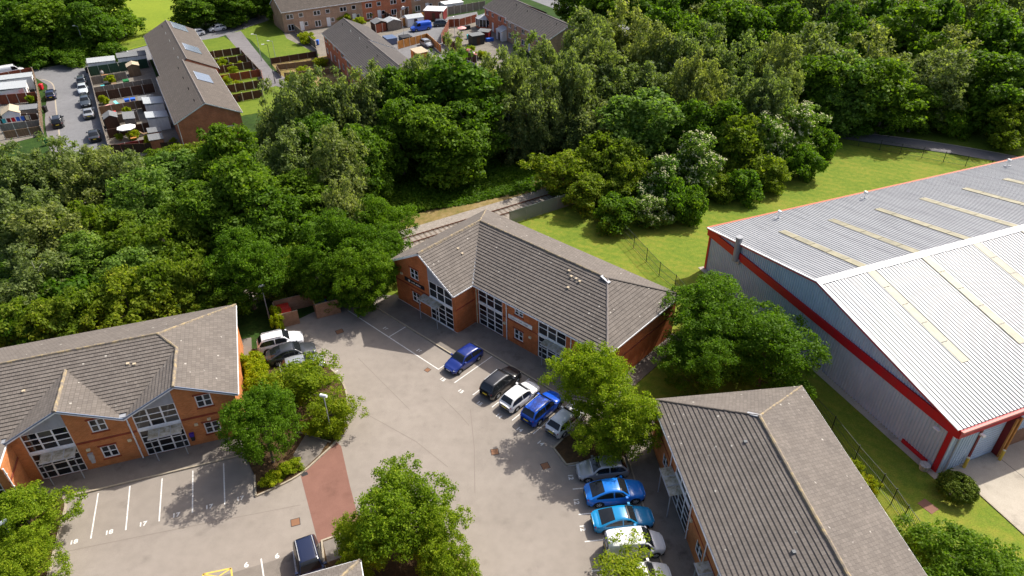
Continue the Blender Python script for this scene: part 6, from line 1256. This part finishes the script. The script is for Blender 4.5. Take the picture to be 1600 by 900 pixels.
for p, c, lab in (((-90.75, 136.78),'red','red bin on the corner beside the dark blue hatchback'), ((-83.55, 124.57),'black','black bin on the pavement beside the fence at the left'), ((-75.25, 109.66),'green','green bin on the pavement above the birches'), ((-27.98, 176.56),'black','black bin at the red brown fence'), ((-43.08, 164.54),'blue','blue lidded bin by the dark roofed terrace'), ((-86.54, 146.68),'black','black bin at the top corner of the street fence'), ((-92.56, 137.60),'black','black bin behind the fence at the left edge'), ((-49.83, 128.70),'black','black bin in the nearest right garden')):
    wheelie(p, c, lab, group='bins on the estate')
# metal fences with bar panels
def bar_fence(P, label, h=1.8, bay=None, name='mesh_fence', m='fencegreen', step=.16, top_rail=True, pale=.012, post=.06):
    P = [Vector((*p, 0)) for p in P]; t = thing(name, label, 'fence', P[0], 0); o = P[0]
    for i, (a, c) in enumerate(zip(P[:-1], P[1:])):
        L = (c-a).length; an = math.atan2(c.y-a.y, c.x-a.x); b = MB(); k = 0
        while k*step < L: b.box(k*step-pale, k*step+pale, -pale*.6, pale*.6, .05, h-.05); k += 1
        for z in ((.12, h*.5, h-.1) if top_rail else (.3, h-.3)): b.box(0, L, -.015, .015, z-.015, z+.015)
        link('fence_panel', b.mesh('fence_panel', MT[m]), t, None, a-o, an)
    pm = MB().box(-post/2,post/2,-post/2,post/2,-.1,h+.05).mesh('post', MT[m])
    for a in P: link('post', pm, t, None, a-o)
    return t
bar_fence(LW(FW, [(-16.4,-4.2),(-13.3,-4.4),(-10.2,-4.6),(-6.93,-4.75),(-3.57,-5.3),(-.47,-5.65),(.98,-5.9),(2.51,-6.3),(5.6,-6.9),(8.8,-7.5),(12,-8.1)]), 'dark green railing fence between the warehouse and the lower right office')
bar_fence([(14.02, 77.84), (15.02, 74.79), (16.03, 71.58), (17.03, 68.53), (18.31, 65.87), (19.21, 62.96)], 'wire mesh fence across the lawn behind the centre office', 1.9, pale=.007, step=.1)
bar_fence([(51.80, 105.44), (54.59, 104.14), (57.24, 102.55), (59.71, 101.04), (62.32, 99.52), (64.78, 97.92), (67.26, 96.38), (69.85, 94.77), (72.54, 92.97)], 'dark railing fence along the footpath at the upper right', 1.7)
bar_fence([rw(12.5+2.5*k, -4.3+.02*k) for k in range(9)], 'pale green palisade fence beside the railway track', 2.0, name='palisade_fence', m='palisade', step=.15, top_rail=False, pale=.05, post=.09)
# flat roof garden things on the estate
def parasol(xy, h, r, col, label):
    t = thing('parasol', label, 'parasol', (*xy, 0)); MB().tube((0,0,0), (0,0,h), .03).build('pole', MT['steel'], t); b = MB(); b.v = [(0,0,h)]+[(r*math.cos(k*math.pi/4), r*math.sin(k*math.pi/4), h-.4) for k in range(8)]; b.f = [(0,1+k,1+(k+1) % 8) for k in range(8)]
    for k in range(8): b.add([b.v[1+k], b.v[1+(k+1) % 8], Vector(b.v[1+(k+1) % 8])-Vector((0,0,.12)), Vector(b.v[1+k])-Vector((0,0,.12))], [(0,3,2,1)])
    b.build('canopy', MT[col], t)
parasol(loc2w(FT1, 11.0, 7.2), 2.3, 1.5, 'paint', 'white parasol in the left gardens')
parasol((-10.74, 170.09), 2.2, 1.1, 'pink', 'small pale pink parasol in the corner garden')
def pool(xy, r, col, label):
    t = thing('paddling_pool', label, 'pool', (*xy, 0)); b = MB(); n = 16
    for i in range(n):
        a, c = 2*math.pi*i/n, 2*math.pi*(i+1)/n
        for k in range(6):
            p, q = 2*math.pi*k/6, 2*math.pi*(k+1)/6; f = lambda A, p_: ((r+.16*math.cos(p_))*math.cos(A), (r+.16*math.cos(p_))*math.sin(A), .2+.18*math.sin(p_))
            b.quad(f(a,p), f(c,p), f(c,q), f(a,q))
    b.build('ring', MT[col], t, True); MB().add([(r*math.cos(2*math.pi*k/n), r*math.sin(2*math.pi*k/n), .15) for k in range(n)], [tuple(range(n))]).build('water', MT['perspex'], t)
pool(loc2w(FT1, 28.2, 9.0), 1.0, 'pink', 'pink paddling pool in the left gardens')
pool(loc2w(FT1, 22.2, 24.4), .9, 'teal', 'pale blue paddling pool at the left edge')
def lounger(xy, rz, col, label):
    t = thing('garden_lounger', label, 'lounger', (*xy, 0), rz); MB().box(-.6,.5,-.3,.3,.3,.36).add([(.5,-.3,.3),(.5,.3,.3),(.95,.3,.75),(.95,-.3,.75),(.45,-.3,.36),(.45,.3,.36),(.9,.3,.8),(.9,-.3,.8)], [(3,2,1,0),(4,5,6,7),(0,1,5,4),(1,2,6,5),(2,3,7,6),(3,0,4,7)]).build('seat', MT[col], t)
    for x in (-.5,.4):
        for y in (-.26,.26): MB().tube((x,y,0), (x,y,.31), .025, n=6).build('leg', MT['paint'], t)
lounger(loc2w(FT1, 28.6, 7.6), st+R(40), 'teal', 'turquoise garden lounger beside the pink pool')
lounger(loc2w(FT1, 11.0, 4.6), st+R(90), 'timber', 'brown garden lounger under the white parasol')
def table(xy, rz, col, label):
    t = thing('garden_table', label, 'table', (*xy, 0), rz); MB().box(-.7,.7,-.45,.45,.68,.73).build('table_top', MT[col], t)
    for x in (-.6,.6):
        for y in (-.38,.38): MB().tube((x,y,0), (x,y,.69), .03, n=6).build('leg', MT['timber'], t)
table(loc2w(FT1, 9.3, 6.6), st, 'orangewood', 'orange garden table in the left garden by the parasol')
table(loc2w(FT1, 40.2, 7.6), st, 'timber', 'brown garden table in the cluttered left garden')
def crate(xy, rz, w, d, h, col, label, cat='box'):
    t = thing('storage_box', label, cat, (*xy, 0), rz, 'storage boxes in the gardens'); MB().box(-w/2,w/2,-d/2,d/2,0,h).build('box_body', MT[col], t); MB().box(-w/2-.03,w/2+.03,-d/2-.03,d/2+.03,h,h+.07).build('lid', MT[col], t)
for u, v, w, d, h, c, lab in ((27.6,6.1,1.0,.8,1.2,'blue','blue storage box by the red brown fence'), (27.6,5.1,1.0,.8,1.2,'blue','second blue storage box by the red brown fence'), (41.5,8.9,1.2,.8,.8,'dark','black storage box in the cluttered left garden'), (41.2,5.4,1.4,1.0,.7,'green','green covered box in the cluttered left garden'), (22.6,8.8,1.2,.9,.9,'redbin','rust red storage box behind the felt shed'), (46.0,8.9,1.4,1.2,.8,'orangewood','tan crate by the dark green fence'), (13.6,9.2,1.0,.8,.9,'purple','blue covered box by the street fence'), (39.9,9.6,.8,.6,.7,'teal','teal box near the grey panel fence'), (22.8,3.0,1.2,1.0,1.5,'redbin','red brown cupboard beside the lean-to roof'), (33.8,22.0,1.0,.9,1.0,'green','green water tank by the grey shed at the left edge'), (43.5,21.6,.8,.8,1.1,'dark','black storage box behind the fence at the left edge')):
    crate(loc2w(FT1, u, v), st+R(random.uniform(-8,8)), w, d, h, c, lab)
for p, w, d, h, c, lab in (((-34.86, 200.40),1.6,1.0,.9,'white','white storage box in the garden of the red brick house'), ((-32.64, 196.79),1.4,1.0,.8,'dark','black storage box in the garden of the red brick house'), ((-23.95, 197.64),1.8,1.2,1.2,'white','white bundle in the garden at the top'), ((-27.90, 193.81),1.6,1.2,.8,'dark','dark box beside the tan garden path'), ((-8.72, 167.86),1.4,1.0,.8,'teal','green box in the corner garden'), ((-10.09, 175.57),2.0,.9,.8,'dark','dark bench box beside the red fence'), ((-4.25, 165.55),1.6,1.0,.6,'blue','blue cover in the corner garden'), ((-26.79, 165.20),2.4,3.2,1.3,'slateblue','blue tarpaulin cover in the drive beside the cul-de-sac'), ((-23.40, 166.05),2.4,2.6,1.2,'dark','black tarpaulin cover next to the blue one')):
    crate(p, R(28), w, d, h, c, lab, 'cover' if 'cover' in lab else 'box')
# potted plants
for k, (u, v) in enumerate(((10.6,8.6),(10.4,6.0),(9.9,3.7),(4.6,7.6),(4.3,6.4),(4.0,5.2),(3.0,1.4),(4.4,1.0),(34.6,7.5),(41,-13),(40.6,-14.6),(41,-16.4))):
    xy = loc2w(FT1, u, v); t = thing('potted_plant', f'{ordw(k)} potted plant of the gardens beside the near terrace, counted from the nearest', 'plant', (*xy, 0), k, 'potted plants'); MB().tube((0,0,0), (0,0,.35), .16, .22, 10).build('pot', MT['rustcover'], t)
    cm = PROTO['hedge'][k % 3][0]; o = link('foliage', cm, t, None, (0,0,.3)); o.scale = (.38,.38,.42)
# clothes on a line at the left edge
t = thing('washing_line', 'washing line with red, blue and yellow clothes at the left edge', 'washing line', (*loc2w(FT1, 26.0, 25.9), 0), st+R(-95))
for x in (0, 4.5): MB().tube((x,0,0), (x,0,1.9), .03).build('pole', MT['steel'], t)
MB().tube((0,0,1.85), (4.5,0,1.85), .008, n=5).build('line', MT['paint'], t)
for k, c in enumerate(('teal','darkred','red','blue','blue','cream')): MB().add([(.3+k*.7,0,1.84),(.85+k*.7,0,1.84),(.83+k*.7,.08,1.05),(.33+k*.7,-.05,1.1)], [(0,1,2,3)]).build('cloth', MT[c], t)
t = thing('flag', 'red and white flag on a pole behind the fence at the left edge', 'flag', (*loc2w(FT1, 38.2, 22.2), 0), st); MB().tube((0,0,0), (0,0,3.0), .03).build('pole', MT['paint'], t)
MB().add([(0,0,3),(-.1,.9,2.7),(-.15,.8,2.1),(0,0,2.4)], [(0,1,2,3)]).build('cloth', MT['pink'], t)
# people: continuous skinned bodies
def person(xy, rz, top, legs, label, stride=.25, scale=1.0):
    t = thing('person', label, 'person', (*xy, 0), rz); J = dict(pel=(0,0,.95), ch=(.02,0,1.25), nk=(.03,0,1.47), hd=(.05,0,1.58), ht=(.05,0,1.74), hl=(0,.1,.9), kl=(stride*.6,.11,.5), al=(stride*.5,.11,.08), fl=(stride*.5+.18,.11,.04), hr=(0,-.1,.9), kr=(-stride*.2,-.11,.5), ar=(-stride*.9,-.11,.1), fr_=(-stride*.9+.17,-.11,.04), sl=(.02,.19,1.4), el=(-.08,.26,1.13), wl=(.06,.26,.9), gl=(.09,.26,.82), sr=(.02,-.19,1.4), er=(.04,-.26,1.12), wr=(.2,-.25,.93), gr=(.24,-.25,.86))
    rad = dict(pel=.15, ch=.165, nk=.06, hd=.1, ht=.07, hl=.1, kl=.065, al=.045, fl=.04, hr=.1, kr=.065, ar=.045, fr_=.04, sl=.075, el=.05, wl=.035, gl=.035, sr=.075, er=.05, wr=.035, gr=.035)
    names = list(J); E_ = [('pel','ch'),('ch','nk'),('nk','hd'),('hd','ht'),('pel','hl'),('hl','kl'),('kl','al'),('al','fl'),('pel','hr'),('hr','kr'),('kr','ar'),('ar','fr_'),('ch','sl'),('sl','el'),('el','wl'),('wl','gl'),('ch','sr'),('sr','er'),('er','wr'),('wr','gr')]
    me = bpy.data.meshes.new('body'); me.from_pydata([J[n_] for n_ in names], [(names.index(a), names.index(b)) for a, b in E_], [])
    o = link('body', me, None); o.modifiers.new('s', 'SKIN')
    for i, n_ in enumerate(names): me.skin_vertices[0].data[i].radius = (rad[n_], rad[n_]*(.8 if n_ in ('ch','pel') else 1)); me.skin_vertices[0].data[i].use_root = (n_ == 'pel')
    o.modifiers.new('d', 'SUBSURF').levels = 2; dg = bpy.context.evaluated_depsgraph_get(); m2 = bpy.data.meshes.new_from_object(o.evaluated_get(dg)); bpy.data.objects.remove(o)
    m2.materials.clear()
    for k in ('skin', top, legs, 'black'): m2.materials.append(MT[k])
    for p in m2.polygons: z = p.center.z; p.material_index = 3 if z > 1.66 or z < .09 else 0 if z > 1.45 or (abs(p.center.y) > .2 and z < 1.05) else 1 if z > .93 else 2
    m2.shade_smooth(); b = link('body', m2, t); return t
person((-78.72, 117.73), R(120), 'paint', 'grey', 'person in a white top walking beside the black car in the street')
person(loc2w(FT1, 47.6, 9.2), R(-60), 'paint', 'dark', 'person in a white shirt in the far left garden by the dark green fence', .08)
